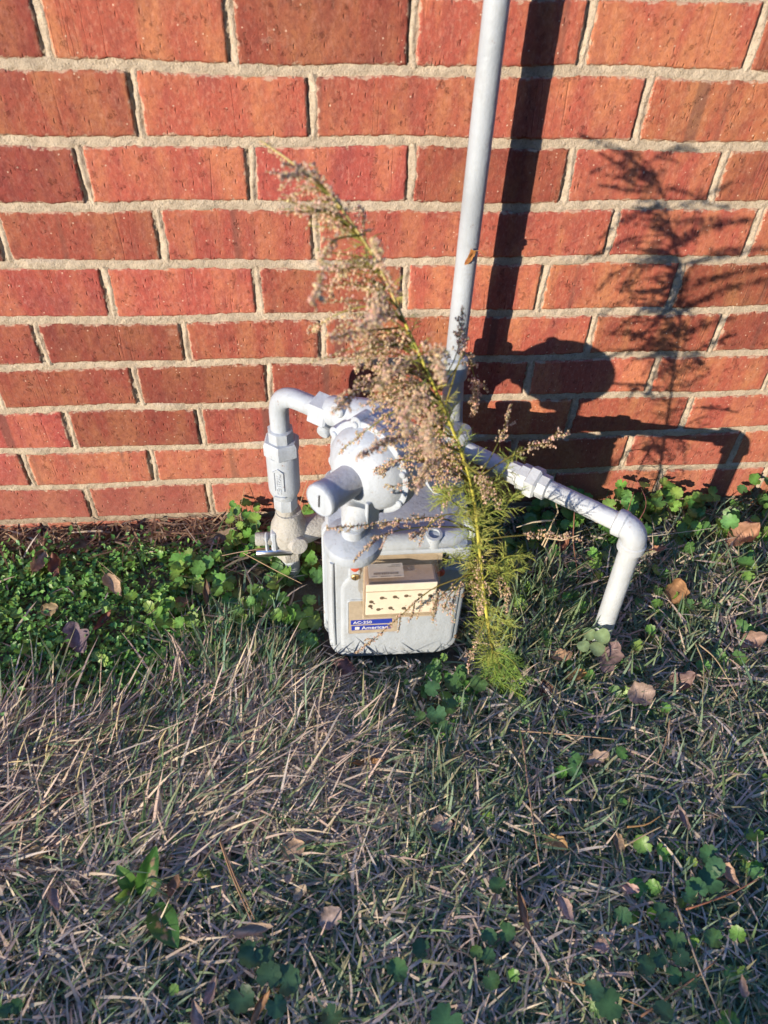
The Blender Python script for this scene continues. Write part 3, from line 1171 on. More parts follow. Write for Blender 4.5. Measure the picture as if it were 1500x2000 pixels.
def weed():
    r = random.Random(11)
    base = at_z(1003, 1352)
    root = thing('tall_weed', base, 'tall feathery dried weed with tan seed sprays leaning left across the gas meter', 'weed plant')
    sp = cat([at_y(x, y, Y) for x, y, Y in STEM], 60)
    sp[0].z = GZ - .01
    b = PB()
    n = len(sp)
    cols = []
    rad = [.0027 - .0022 * (i / (n - 1)) for i in range(n)]
    m = MB(); m.tube(sp, rad, 7)
    for i in range(n):
        t = i / n
        c = (.20, .15, .07) if t < .14 else (.52, .50, .10) if t < .62 else (.54, .46, .18)
        if .14 <= t < .2:
            c = (.30, .26, .07)
        cols += [vary(c, .1, r)] * 7
    b.poly(m.v, m.f, cols)
    b.build('stem', STEMM, root)

    def stem_y(py):
        best = min(STEM, key=lambda q: abs(q[1] - py))
        return best[2]

    def seeds(b, pts, f0, dens, spread, size):
        L = sum((pts[i + 1] - pts[i]).length for i in range(len(pts) - 1))
        k = max(4, int(L * dens))
        for j in range(k):
            t = f0 + (1 - f0) * (j + r.random()) / k
            s = t * (len(pts) - 1)
            i = min(int(s), len(pts) - 2)
            p = pts[i].lerp(pts[i + 1], s - i)
            sw = spread * (1.15 - .7 * (t - f0) / (1 - f0 + 1e-6))
            off = Vector((r.gauss(0, 1), r.gauss(0, 1), r.gauss(-.3, 1))) * sw * .6
            c = vary(r.choice(SEEDC), .22, r)
            b.blob(p + off, size * r.uniform(.45, 1.0), c, r.uniform(1, 2.0))
            if r.random() < .35:
                u = (off + Vector((r.gauss(0, .002), r.gauss(0, .002), 0)))
                sd = u.orthogonal().normalized()
                b.ribbon([p, p + u * .9], .0003, vary((.38, .32, .12), .2, r), sd)

    def spray(pts, f0=.3, dens=900, spread=.0038, size=.0016, green=.6):
        """one flowering branch: thin stalk, seed heads, short drooping side shoots"""
        b = PB()
        pp = cat(pts, 16)
        b.tube(pp, [.0010 - .0007 * i / 15 for i in range(16)], vary((.36, .34, .10), .2, r), 4)
        seeds(b, pp, f0, dens, spread, size)
        L = sum((pp[i + 1] - pp[i]).length for i in range(15))
        for j in range(int(L * 42)):
            s = f0 * .7 + (1 - f0 * .7) * r.random()
            i = min(int(s * 15), 14)
            p = pp[i].copy()
            dr = (pp[i + 1] - pp[i]).normalized()
            dv = Vector((r.gauss(0, 1), r.gauss(0, 1), r.gauss(.1, .8)))
            dv = (dv - dr * dv.dot(dr)).normalized()
            l = r.uniform(.008, .022) * (1.2 - .8 * s)
            q = [p, p + (dr * .6 + dv * .5) * l, p + (dr * 1.1 + dv * .75) * l + Vector((0, 0, -.3 * l))]
            q = cat(q, 5)
            b.tube(q, [.0005, .00045, .0004, .00035, .0003], vary((.36, .32, .11), .2, r), 3)
            seeds(b, q, .15, dens * 1.2, spread * .55, size * .9)
        return b.build('seed_spray', SEED, root)

    B = [  # photo-survey polylines, depth shift of the tip, share of bare stalk, spread
        ([(690, 440), (640, 372), (562, 312), (508, 277)], .025, .0, .0032),
        ([(640, 372), (592, 338), (548, 345)], -.02, .2, .0032), ([(650, 385), (605, 368), (562, 392)], .02, .2, .0036),
        ([(668, 405), (640, 380), (612, 330)], .03, .3, .003), ([(700, 460), (655, 468), (632, 500), (625, 555), (606, 592)], -.03, .25, .0030),
        ([(706, 470), (668, 452), (636, 425)], .03, .3, .003), ([(716, 505), (712, 450), (704, 400)], .03, .4, .0034),
        ([(730, 515), (690, 520), (655, 548), (640, 590)], .02, .3, .004), ([(735, 530), (742, 500), (728, 470)], -.02, .2, .004),
        ([(750, 560), (735, 590), (735, 640)], -.03, .1, .005), ([(760, 600), (700, 600), (642, 622), (604, 652)], .02, .35, .0042),
        ([(775, 620), (745, 615), (700, 640)], -.03, .2, .005), ([(780, 640), (705, 648), (640, 662)], -.02, .35, .005),
        ([(800, 680), (750, 672), (705, 690), (695, 728)], .03, .3, .005), ([(808, 700), (770, 720), (740, 760)], -.03, .2, .005),
        ([(812, 720), (748, 742), (690, 768), (648, 806)], -.02, .3, .0046), ([(830, 750), (770, 752), (722, 788)], .03, .25, .006),
        ([(848, 790), (786, 796), (722, 836), (662, 884)], .0, .35, .0040), ([(862, 830), (805, 846), (744, 868), (700, 892)], -.03, .35, .0044),
        ([(870, 850), (820, 850), (780, 820)], .03, .2, .006), ([(880, 880), (822, 898), (765, 900), (738, 928)], .02, .35, .005),
        ([(882, 885), (840, 910), (812, 955)], -.03, .2, .006), ([(890, 900), (860, 905), (850, 960)], .02, .2, .006),
        ([(903, 905), (935, 925), (958, 955), (976, 995)], -.03, .35, .0055), ([(905, 900), (940, 935), (965, 965)], -.02, .4, .005),
        ([(870, 790), (905, 690), (926, 735), (930, 780), (922, 812)], .05, .5, .0036), ([(855, 760), (892, 690), (905, 600)], .04, .55, .0034),
        ([(860, 765), (900, 700), (908, 640)], .03, .5, .003), ([(938, 930), (1000, 890), (1058, 866), (1114, 843)], .02, .42, .0036),
        ([(940, 925), (975, 860), (1000, 788)], .05, .5, .0030), ([(934, 1055), (1010, 1046), (1070, 1045), (1136, 1053)], .0, .42, .0030),
        ([(928, 1040), (862, 1012), (792, 1016), (704, 1026), (636, 1032)], -.05, .35, .0034), ([(925, 1010), (868, 1006), (820, 1040), (800, 1052)], -.04, .4, .004),
        ([(915, 1030), (820, 1030), (742, 1048), (690, 1096)], -.07, .55, .0018), ([(925, 1120), (845, 1150), (790, 1196), (740, 1240), (694, 1276)], -.05, .45, .0026),
        ([(922, 1110), (876, 1150), (850, 1176), (846, 1216)], -.05, .4, .0050), ([(922, 1115), (890, 1155), (884, 1218)], -.05, .4, .004),
        ([(925, 1120), (880, 1160), (868, 1190)], -.05, .5, .005), ([(932, 1085), (936, 1130), (948, 1185)], -.04, .1, .0050),
        ([(935, 1100), (925, 1150), (940, 1200)], -.03, .2, .005), ([(955, 1100), (984, 1138), (991, 1196)], -.02, .35, .0030),
        ([(946, 1210), (930, 1255), (912, 1302)], -.03, .3, .0032), ([(820, 690), (850, 690), (868, 745)], -.03, .3, .0055),
        ([(835, 720), (862, 720), (878, 690)], .02, .3, .005), ([(860, 800), (835, 830), (840, 880)], -.04, .2, .006),
        ([(840, 770), (805, 790), (790, 850)], -.04, .2, .006), ([(790, 640), (752, 690), (742, 735)], .02, .25, .006),
        ([(905, 930), (870, 935), (880, 980)], -.03, .2, .005),
    ]
    for pts, dy, f0, spd in B:
        y0 = stem_y(pts[0][1])
        if pts[0][1] < 900:
            dy = dy * 4.6 if dy < 0 else dy * 2.0
        P = [at_y(x, y, y0 + dy * (i / (len(pts) - 1))) for i, (x, y) in enumerate(pts)]
        spray(P, f0, 960 if spd > .0042 else 840, spd * 1.15, .0014)
    # smaller sprays that fill the plume
    for j in range(36):
        i = int(24 + 26 * r.random() ** 1.3)
        p = sp[i]
        dr = (sp[i + 1] - sp[i]).normalized()
        a = Vector((-1, r.gauss(0, .5), r.uniform(-.25, .45)))
        l = r.uniform(.03, .085) * (1.25 - (i - 24) / 40)
        q = [p, p + (dr * .5 + a * .4) * l * .6, p + (dr * .5 + a * .75) * l + Vector((0, 0, -.15 * l))]
        spray(q, .3, 600, .0055, .0014)

    for j in range(28):
        i = int(25 + 13 * r.random())
        p = sp[i]
        dr = (sp[i + 1] - sp[i]).normalized()
        a = Vector((-1, r.gauss(-.1, .5), r.uniform(-.15, .5)))
        l = r.uniform(.045, .105)
        q = [p, p + (dr * .45 + a * .45) * l * .6, p + (dr * .4 + a * .8) * l + Vector((0, 0, -.22 * l))]
        spray(q, .35, 620, .0055, .0014)
    # thread-fine leaves, yellow-green on the sunny stem, greener at the foot
    b = PB()
    def frond(p, d, l, c):
        up = Vector((r.gauss(0, .3), r.gauss(0, .3), 1))
        s0 = d.cross(up).normalized()
        nrm = s0.cross(d).normalized()
        pts = [p, p + d * l * .5 + Vector((0, 0, .03 * l)), p + d * l + Vector((0, 0, -.12 * l))]
        pts = cat(pts, 5)
        b.ribbon(pts, .00055, vary(c, .2, r), s0)
        for k in range(r.randint(5, 8)):
            t = .15 + .8 * k / 8
            s = t * 4
            i = min(int(s), 3)
            o = pts[i].lerp(pts[i + 1], s - i)
            sg = 1 if k % 2 else -1
            dd = (d * .8 + s0 * sg * r.uniform(.5, .9) + nrm * r.gauss(0, .3)).normalized()
            ll = l * r.uniform(.25, .55) * (1.1 - .6 * t)
            b.ribbon([o, o + dd * ll * .55, o + dd * ll + Vector((0, 0, -.08 * ll))], .00042, vary(c, .25, r), dd.orthogonal().normalized())
    for i in range(0, 44):
        t = i / 59
        k = 11 if i < 12 else 10 if i < 24 else 5 if i < 32 else 2
        for j in range(k):
            p = sp[i].lerp(sp[min(i + 1, 59)], r.random())
            dr = (sp[i + 1] - sp[i]).normalized()
            a = r.uniform(0, 6.283)
            x = dr.orthogonal().normalized(); y = dr.cross(x)
            out = x * math.cos(a) + y * math.sin(a)
            d = (out * r.uniform(.6, 1.1) + dr * r.uniform(.1, .8)).normalized()
            l = r.uniform(.020, .046) * (1.0 if i < 26 else .75) * (.85 if i < 4 else 1)
            c = (.22, .34, .07) if i < 8 else (.38, .44, .10) if r.random() < .7 else (.46, .44, .13)
            frond(p, d, l, c)
    # side shoots of leaf that fan to the right of the stem
    for pts in ([(945, 960), (985, 920), (1005, 885)], [(935, 1010), (985, 990), (1010, 960)], [(940, 1100), (980, 1120), (1012, 1112)], [(945, 1130), (985, 1090), (1015, 1085)],
                [(952, 1180), (985, 1215), (1000, 1230)], [(905, 880), (870, 820), (850, 800)], [(915, 950), (880, 960), (860, 985)], [(935, 1080), (900, 1095), (880, 1085)],
                [(925, 1000), (890, 985), (862, 960)], [(960, 1290), (985, 1300), (1015, 1340)], [(965, 1300), (975, 1330), (1025, 1362)], [(960, 1270), (1000, 1290), (1030, 1340)]):
        P = cat([at_y(x, y, -.395 + r.uniform(-.03, .03)) for x, y in pts], 9)
        for p in P:
            p.z = max(p.z, GZ + .012)
        b.tube(P, [.0008] * 9, (.30, .34, .08), 4)
        for i in range(8):
            for j in range(3):
                p = P[i].lerp(P[i + 1], r.random())
                dr = (P[i + 1] - P[i]).normalized()
                a = r.uniform(0, 6.283)
                x = dr.orthogonal().normalized(); y = dr.cross(x)
                d = ((x * math.cos(a) + y * math.sin(a)) * .7 + dr * .6).normalized()
                frond(p, d, r.uniform(.014, .028), (.38, .44, .10) if pts[0][1] < 1250 else (.22, .36, .07))
    f = b.build('feathery_foliage', GRASS, root, False)
    f['kind'] = 'stuff'


weed()

# ------------------------------------------------------------------ grass and ground cover
def sstep(a, b, x):
    t = np.clip((x - a) / (b - a), 0, 1)
    return t * t * (3 - 2 * t)


def clear_of(x, y):
    bad = (x > .283) & (x < .496) & (y > -.318) & (y < -.135)
    bad |= (np.hypot(x - .232, y + .12) < .022) | (np.hypot(x - .721, y + .3) < .017)
    return ~bad


def lownoise(x, y, s, seed):
    return (np.sin(x * s + seed) * np.cos(y * s * 1.2 + seed * 1.3) + .6 * np.sin(x * s * 2.1 - y * s * 1.7 + seed * 2.2) + .4 * np.cos(x * s * 3.7 + y * s * 4.1 + seed)) / 2


def grass_patch(name, N, x0, x1, y0, y1, seed, lscale=1.0, mode='mix'):
    g = np.random.default_rng(seed)
    x = g.uniform(x0, x1, N); y = g.uniform(y0, y1, N)
    keep = clear_of(x, y) & (y < -.006)
    chick = sstep(.10, .02, x) * sstep(-.42, -.36, y)                  # chickweed mat at the left of the wall
    ivy = sstep(.0, .06, x) * sstep(.30, .26, x) * sstep(-.24, -.18, y)
    rwall = sstep(.48, .56, x) * sstep(-.16, -.10, y)
    front = sstep(.205, .25, x) * sstep(.54, .48, x) * sstep(-.44, -.38, y)
    dens = 1 - .97 * chick - .75 * ivy - .60 * rwall - .35 * front
    dens *= .62 + .5 * (lownoise(x, y, 19, 3.0) > -.35)
    if mode == 'debris':
        dens = sstep(-.085, -.03, y)
    keep &= g.uniform(0, 1, N) < dens
    x, y = x[keep], y[keep]
    N = len(x)
    front = front[keep]
    left = sstep(.42, .22, x) * sstep(-.30, -.36, y) * sstep(-.66, -.56, y)     # long straw sweep
    tuft = sstep(.08, .13, x) * sstep(.31, .27, x) * sstep(-.37, -.33, y) * sstep(-.19, -.23, y)
    rtuft = sstep(.50, .56, x) * sstep(.72, .66, x) * sstep(-.36, -.32, y) * sstep(-.12, -.17, y)
    u = g.uniform(0, 1, N)
    gfrac = .68 + .22 * lownoise(x, y, 13, 1.1) - .40 * left + .50 * tuft + .40 * rtuft + .20 * sstep(.40, .75, x)
    green = u < gfrac
    L = g.uniform(.030, .082, N) * (1 + .60 * left - .12 * tuft + .25 * rtuft - .62 * front - .12 * sstep(-.55, -.65, y)) * lscale
    az = g.uniform(0, 2 * np.pi, N)
    dirx = np.cos(az) + .60 * left + .30 + .6 * lownoise(x, y, 16, 4.4); diry = np.sin(az) + .45 * left + .35 * tuft + .25 + .5 * lownoise(x, y, 15, 7.7)
    nrm = np.hypot(dirx, diry) + 1e-6
    dirx /= nrm; diry /= nrm
    tilt0 = g.uniform(.45, 1.30, N) + .15 * left - .35 * tuft - .25 * rtuft
    tilt1 = tilt0 + g.uniform(.0, .8, N)
    tilt1 = np.minimum(tilt1, 1.75)
    if mode == 'debris':
        green &= False
    if mode == 'thatch':
        green &= g.uniform(0, 1, N) < .35
    flat = g.uniform(0, 1, N) < (.42 if mode == 'mix' else .8)                                             # dead thatch lying down
    tilt0 = np.where(flat & ~green, 1.32, tilt0); tilt1 = np.where(flat & ~green, 1.58, tilt1)
    W = g.uniform(.0010, .0022, N) * np.where(green, 1.15, .95)
    wside = g.uniform(-.25, .25, N)
    S = 5
    z0 = ground_h(x, y) + np.where(flat & ~green, g.uniform(.002, .026, N), 0) - .002
    P = np.zeros((N, S, 3))
    cx, cy, cz = x.copy(), y.copy(), z0.copy()
    for i in range(S):
        P[:, i, 0], P[:, i, 1], P[:, i, 2] = cx, cy, cz
        t = (i + .5) / (S - 1)
        til = tilt0 + (tilt1 - tilt0) * t
        ang = wside * t * 1.6
        ddx = dirx * np.cos(ang) - diry * np.sin(ang); ddy = dirx * np.sin(ang) + diry * np.cos(ang)
        st = L / (S - 1)
        cx = cx + ddx * np.sin(til) * st; cy = cy + ddy * np.sin(til) * st; cz = cz + np.cos(til) * st
        cz = np.maximum(cz, ground_h(cx, cy) + .001)
        cy = np.minimum(cy, -.003)
    tw = g.uniform(-.7, .7, N)
    sx, sy, sz = -diry * np.cos(tw), dirx * np.cos(tw), np.sin(tw)
    V = np.zeros((N, 9, 3))
    for i in range(4):
        w = W * (1, 1, .85, .6)[i]
        for k, s in ((0, -1), (1, 1)):
            V[:, 2 * i + k, 0] = P[:, i, 0] + s * sx * w
            V[:, 2 * i + k, 1] = P[:, i, 1] + s * sy * w
            V[:, 2 * i + k, 2] = P[:, i, 2] + s * sz * w
    V[:, 8] = P[:, 4]
    V[:, :, 1] = np.minimum(V[:, :, 1], -.002)
    straw = np.array([(.64, .51, .41), (.60, .48, .42), (.66, .55, .42), (.54, .46, .42), (.64, .48, .41), (.57, .51, .48), (.76, .65, .49)])
    grn = np.array([(.14, .23, .11), (.13, .22, .15), (.17, .26, .12), (.22, .31, .21), (.12, .20, .14), (.24, .32, .19)])
    c = np.where(green[:, None], grn[g.integers(0, len(grn), N)], straw[g.integers(0, len(straw), N)])
    c = c * g.uniform(.82, 1.15, (N, 1))
    if mode == 'debris':
        c = c * np.array((.55, .45, .38))
    dk = (tuft > .4) & green
    c[dk] *= np.array((.75, .95, .95))
    C = np.repeat(c[:, None, :], 9, axis=1)
    half = green & (g.uniform(0, 1, N) < .35)
    for i in (6, 7, 8):
        C[half, i] = C[half, i] * .35 + np.array((.33, .26, .16)) * .65
    o = (np.arange(N) * 9)[:, None]
    quads = np.array([0, 1, 3, 2, 2, 3, 5, 4, 4, 5, 7, 6, 6, 7, 8])
    loops = (o + quads[None, :]).ravel()
    sizes = np.tile(np.array([4, 4, 4, 3]), N)
    ob = fast_mesh(name, V.reshape(-1, 3), loops, sizes, GRASS, C.reshape(-1, 3))
    return tag(ob, kind='stuff')


grass_patch('grass', 52000, -.55, 1.42, -1.12, 0, 5)
grass_patch('grass_thatch', 26000, -.55, 1.42, -1.12, 0, 15, .8, 'thatch')
grass_patch('wall_debris', 1500, -.40, .20, -.085, -.004, 33, .8, 'debris')
grass_patch('tall_grass', 5200, -.40, .48, -.70, -.30, 8, 1.15)

# ---- round scalloped leaves
def round_leaf(n=18, lobes=9, notch=.55, depth=.06):
    pts = [(0, 0)]
    for rr in (.55, 1.0):
        for k in range(n):
            a = 2 * math.pi * k / n + math.pi / n
            d = (a - math.pi + math.pi) % (2 * math.pi) - math.pi
            r = rr * (1 + depth * math.cos(lobes * a) * (1 if rr == 1 else .3))
            if notch:
                r *= 1 - notch * math.exp(-((a - math.pi) / .26) ** 2)
            pts.append((r * math.cos(a), r * math.sin(a)))
    F = [(0, 1 + k, 1 + (k + 1) % n) for k in range(n)]
    F += [(1 + k, 1 + n + k, 1 + n + (k + 1) % n, 1 + (k + 1) % n) for k in range(n)]
    return pts, F


RL, RLF = round_leaf(27, 9, .62, .085)
RS, RSF = round_leaf(8, 1, 0, .0)


def put_leaf(b, shape, c, r, nrm, yaw, col, cup=.18, rnd=random):
    cup = cup * rnd.uniform(.4, 1.9)
    pts, F = shape
    nrm = Vector(nrm).normalized()
    x = Vector((math.cos(yaw), math.sin(yaw), 0))
    x = (x - nrm * x.dot(nrm)).normalized()
    y = nrm.cross(x)
    ph = rnd.uniform(0, 6.28)
    V, C = [], []
    for i, (u, v) in enumerate(pts):
        d2 = u * u + v * v
        wz = cup * d2 - .10 * abs(v) * (1 if u > -.2 else .3) + .07 * math.sin(3 * math.atan2(v, u) + ph) * d2
        V.append(Vector(c) + (x * u + y * v + nrm * wz) * r)
        k = 1.35 if i == 0 else (1.0 if d2 < .5 else .88) + .14 * math.cos(9 * math.atan2(v, u)) * min(1, d2 * 1.5) + rnd.uniform(-.07, .07)
        C.append(tuple(q * k for q in col))
    b.poly(V, F, C)
    q = Vector(c)
    g = Vector((q.x - x.x * r * .5 + rnd.uniform(-.006, .006), q.y - x.y * r * .5 + rnd.uniform(-.006, .006), GZ))
    s = Vector((1, 0, 0))
    b.ribbon([q, q.lerp(g, .5) + Vector((0, 0, .004)), g], .0005, (.14, .16, .06), s)


IVYC = [(.13, .29, .06), (.15, .33, .07), (.10, .24, .07), (.20, .35, .075), (.12, .26, .08), (.23, .36, .085)]


def ground_cover():
    r = random.Random(21)
    b = PB()
    def scatter(n, x0, x1, y0, y1, zlo, zhi, r0, r1, fn=None):
        k = 0
        while k < n:
            x, y = r.uniform(x0, x1), r.uniform(y0, y1)
            if not bool(clear_of(np.array(x), np.array(y))):
                continue
            q = math.sin(x * 38 + y * 11) * math.cos(y * 43 - x * 7) + .5 * math.sin(x * 83 - y * 61)
            if r.random() > .30 + .8 * q + .25:
                k += .12
                continue
            if fn and r.random() > fn(x, y):
                k += .25
                continue
            rad = r.uniform(r0, r1)
            z = float(ground_h(np.array(x), np.array(y))) + r.uniform(zlo, zhi)
            nr = (r.gauss(-.12, .38), r.gauss(-.30, .35), 1)
            put_leaf(b, (RL, RLF), (x, min(y, -.012), z), rad, nr, r.uniform(0, 6.28), vary(r.choice(IVYC), .22, r), .18, r)
            k += 1
    # left clump between chickweed and riser, dense against the wall
    scatter(150, .02, .285, -.245, -.055, .008, .040, .0075, .0150, lambda x, y: 1 if x > .13 or y < -.09 else .15)
    scatter(46, .155, .27, -.14, -.02, .015, .055, .006, .0125)
    scatter(26, .18, .30, -.30, -.14, .01, .03, .008, .013)
    scatter(14, -.28, .05, -.14, -.04, .005, .020, .006, .010)
    scatter(130, -.27, .20, -.39, -.08, .012, .03, .006, .011)
    scatter(90, .52, 1.30, -.055, -.012, .03, .090, .008, .0150)
    scatter(40, .13, .285, -.075, -.012, .03, .085, .006, .0120)
    # right of the meter, along the wall and round the white leg
    scatter(230, .50, 1.30, -.11, -.012, .01, .060, .008, .0155)
    scatter(170, .55, 1.25, -.26, -.08, .008, .035, .007, .0135)
    scatter(70, .62, 1.20, -.40, -.24, .008, .032, .007, .012)
    scatter(60, .40, .78, -.46, -.31, .006, .028, .006, .0115)
    scatter(26, .30, .50, -.46, -.33, .006, .025, .006, .010)
    scatter(40, -.1, .9, -.80, -.46, .014, .030, .006, .0105, lambda x, y: .35)
    scatter(45, .62, .95, -.86, -.62, .014, .034, .007, .0125)
    tag(b.build('ground_ivy', LEAF), kind='stuff')
    # chickweed: tiny leaves in a loose mat
    b = PB()
    k = 0
    while k < 12000:
        x, y = r.uniform(-.42, .14), r.uniform(-.42, -.03)
        w = max(0, min(1, (.14 - x) / .10)) * max(0, min(1, (y + .43) / .07))
        w *= .55 + .45 * math.sin(x * 31 + y * 13) * math.sin(y * 37 - x * 9) + .25
        if y > -.06:
            w *= .35
        if r.random() > w:
            k += .2
            continue
        z = GZ + .004 + abs(r.gauss(0, .013))
        col = vary(r.choice([(.12, .31, .07), (.15, .35, .08), (.10, .25, .085), (.19, .37, .09)]), .25, r)
        nr = Vector((r.gauss(-.1, .5), r.gauss(-.25, .5), 1)).normalized()
        rad = r.uniform(.0030, .0066)
        yaw = r.uniform(0, 6.28)
        x_ = Vector((math.cos(yaw), math.sin(yaw), 0)); x_ = (x_ - nr * x_.dot(nr)).normalized(); y_ = nr.cross(x_)
        c = Vector((x, y, z))
        V = [c - x_ * rad, c + y_ * rad * .6, c + x_ * rad * 1.1 + nr * rad * .2, c - y_ * rad * .6, c + nr * -rad * .15]
        b.poly(V, [(0, 3, 4), (3, 2, 4), (2, 1, 4), (1, 0, 4)], col)
        k += 1
    for _ in range(900):
        x, y = r.uniform(-.1, 1.2), r.uniform(-.85, -.03)
        if not bool(clear_of(np.array(x), np.array(y))) or math.sin(x * 21) * math.cos(y * 17 + 1) < .15:
            continue
        nr = Vector((r.gauss(-.1, .4), r.gauss(-.25, .4), 1))
        put_leaf(b, (RS, RSF), (x, y, GZ + r.uniform(.006, .024)), r.uniform(.003, .0055), nr, r.uniform(0, 6.28), vary((.08, .17, .05), .25, r), .1, r)
    tag(b.build('chickweed', LEAF), kind='stuff')


ground_cover()


def clump(name, label, cat_, leaves, cols, shape=None, group=None, lift=.042, stalk=True):
    """small plant of a few countable leaves: (px, py, size in survey pixels, tilt)"""
    r = random.Random(len(label) * 7 + int(leaves[0][0]))
    shape = shape or (RL, RLF)
    cx = sum(l[0] for l in leaves) / len(leaves); cy = sum(l[1] for l in leaves) / len(leaves)
    root = thing(name, at_z(cx, cy, GZ), label, cat_, group)
    for px, py, s in leaves:
        c = at_z(px, py, GZ + lift + r.uniform(-.006, .010))
        rad = s / 2 * (c - CAM).dot(FWD) / 1500 * 1.06
        b = PB()
        tocam = (CAM - c).normalized()
        nr = Vector((0, 0, 1)) * .75 + tocam * .55 + Vector((r.gauss(0, .16), r.gauss(0, .16), 0))
        put_leaf(b, shape, c, rad, nr, r.uniform(0, 6.28), vary(r.choice(cols), .15, r), .16, r)
        b.build('leaf', LEAF, root)
    return root


GI = 'ground ivy clumps in the lawn'
clump('ivy_clump', 'broad dark green scalloped leaves at bottom centre, largest pair at upper left of clump', 'ground ivy',
      [(488, 1865, 46), (525, 1905, 46), (472, 1950, 48), (560, 1915, 52), (540, 1965, 40), (648, 1985, 42), (515, 1870, 40)], [(.05, .13, .06), (.055, .12, .055), (.06, .15, .06)], group=GI)
clump('ivy_clump', 'dark green stack of overlapping round leaves beside curled tan leaf at right edge', 'ground ivy',
      [(1386, 1670, 36), (1388, 1718, 46), (1360, 1735, 38), (1398, 1692, 34), (1345, 1750, 30)], [(.05, .13, .05), (.055, .14, .06)], group=GI)
clump('ivy_clump', 'dense patch of small dark round leaves crossed by orange pine needle', 'ground ivy',
      [(1305, 1800, 34), (1320, 1835, 36), (1290, 1780, 30), (1285, 1870, 34), (1330, 1870, 32), (1260, 1885, 36), (1190, 1960, 52), (1160, 1935, 36), (1295, 1975, 36), (1345, 1915, 30), (1315, 1905, 30)],
      [(.05, .125, .055), (.06, .14, .05), (.045, .11, .05)], group=GI)
clump('ivy_clump', 'three round leaves in shaded grass beside tall brown upright leaf', 'ground ivy',
      [(972, 1730, 32), (955, 1830, 30), (990, 1820, 32), (960, 1915, 32), (1216, 1790, 34)], [(.06, .14, .055), (.07, .16, .05)], group=GI)
clump('ivy_clump', 'blue green scalloped leaves with petioles just below the meter, right of its foot', 'ground ivy',
      [(885, 1335, 34), (845, 1345, 30), (880, 1380, 32), (852, 1395, 36), (820, 1400, 24), (870, 1420, 26), (935, 1335, 32)], [(.07, .16, .075), (.08, .17, .06)], group=GI)
clump('ivy_clump', 'bright green leaf pair lying on grey thatch, lower right of the meter', 'ground ivy',
      [(1122, 1482, 26), (1122, 1505, 28), (1215, 1470, 24)], [(.11, .24, .05), (.08, .19, .06)], group=GI)
clump('ivy_clump', 'dark leaves at the bottom left corner of the lawn', 'ground ivy',
      [(30, 1965, 26), (12, 1975, 24), (775, 1895, 34), (820, 1850, 28)][:2], [(.05, .13, .05)], group=GI)
clump('ivy_clump', 'few dark leaves in grass near bottom middle, one lit yellow green', 'ground ivy',
      [(775, 1895, 40), (822, 1852, 34), (930, 1860, 24), (952, 1868, 30), (872, 1995, 60)], [(.05, .125, .05), (.09, .18, .05), (.06, .14, .05)], group=GI)
clump('lobed_weed', 'pale lobed weed leaves flat in grass below the meter', 'weed', [(708, 1412, 50), (690, 1435, 40), (725, 1440, 42), (705, 1452, 36), (718, 1395, 34)],
      [(.12, .20, .075), (.14, .21, .09)], round_leaf(20, 5, .3, .22), lift=.02)
clump('young_weed', 'pale grey green young leaves hugging foot of the white leg pipe', 'weed', [(1176, 1243, 30), (1152, 1240, 24), (1186, 1226, 20), (1140, 1262, 24), (1166, 1268, 28)],
      [(.26, .36, .18), (.22, .32, .16)], round_leaf(14, 3, .2, .06), lift=.062)


def long_leaf(b, p0, p1, w, col, bendz=.010, spots=None, r=random, serr=0.0):
    """broad leaf from stalk p0 to tip p1"""
    p0, p1 = Vector(p0), Vector(p1)
    d = p1 - p0
    L = d.length
    d.normalize()
    side = d.cross((CAM - p0).normalized()).normalized()
    nrm = side.cross(d).normalized()
    n, m = 26, 13
    V, C = [], []
    for i in range(n + 1):
        t = i / n
        hw = w * (math.sin(math.pi * min(1, t ** .8)) ** .75) * (1 + serr * math.sin(t * 40)) + .0004
        for j in range(m):
            s = (j / (m - 1) - .5) * 2
            V.append(p0 + d * (L * t) + side * (s * hw) + nrm * (bendz * math.sin(math.pi * t) + abs(s) * hw * .35 + .05 * hw * math.sin(9 * t + 4 * s)))
            k = 1.25 if j == m // 2 else r.uniform(.88, 1.08)
            c = tuple(q * k for q in col)
            if spots and any((t - a) ** 2 * 9 + (s - e) ** 2 < f * 1.3 for a, e, f in spots):
                c = (.36, .25, .13)
            C.append(c)
    F = [(i * m + j, i * m + j + 1, (i + 1) * m + j + 1, (i + 1) * m + j) for i in range(n) for j in range(m - 1)]
    b.poly(V, F, C)


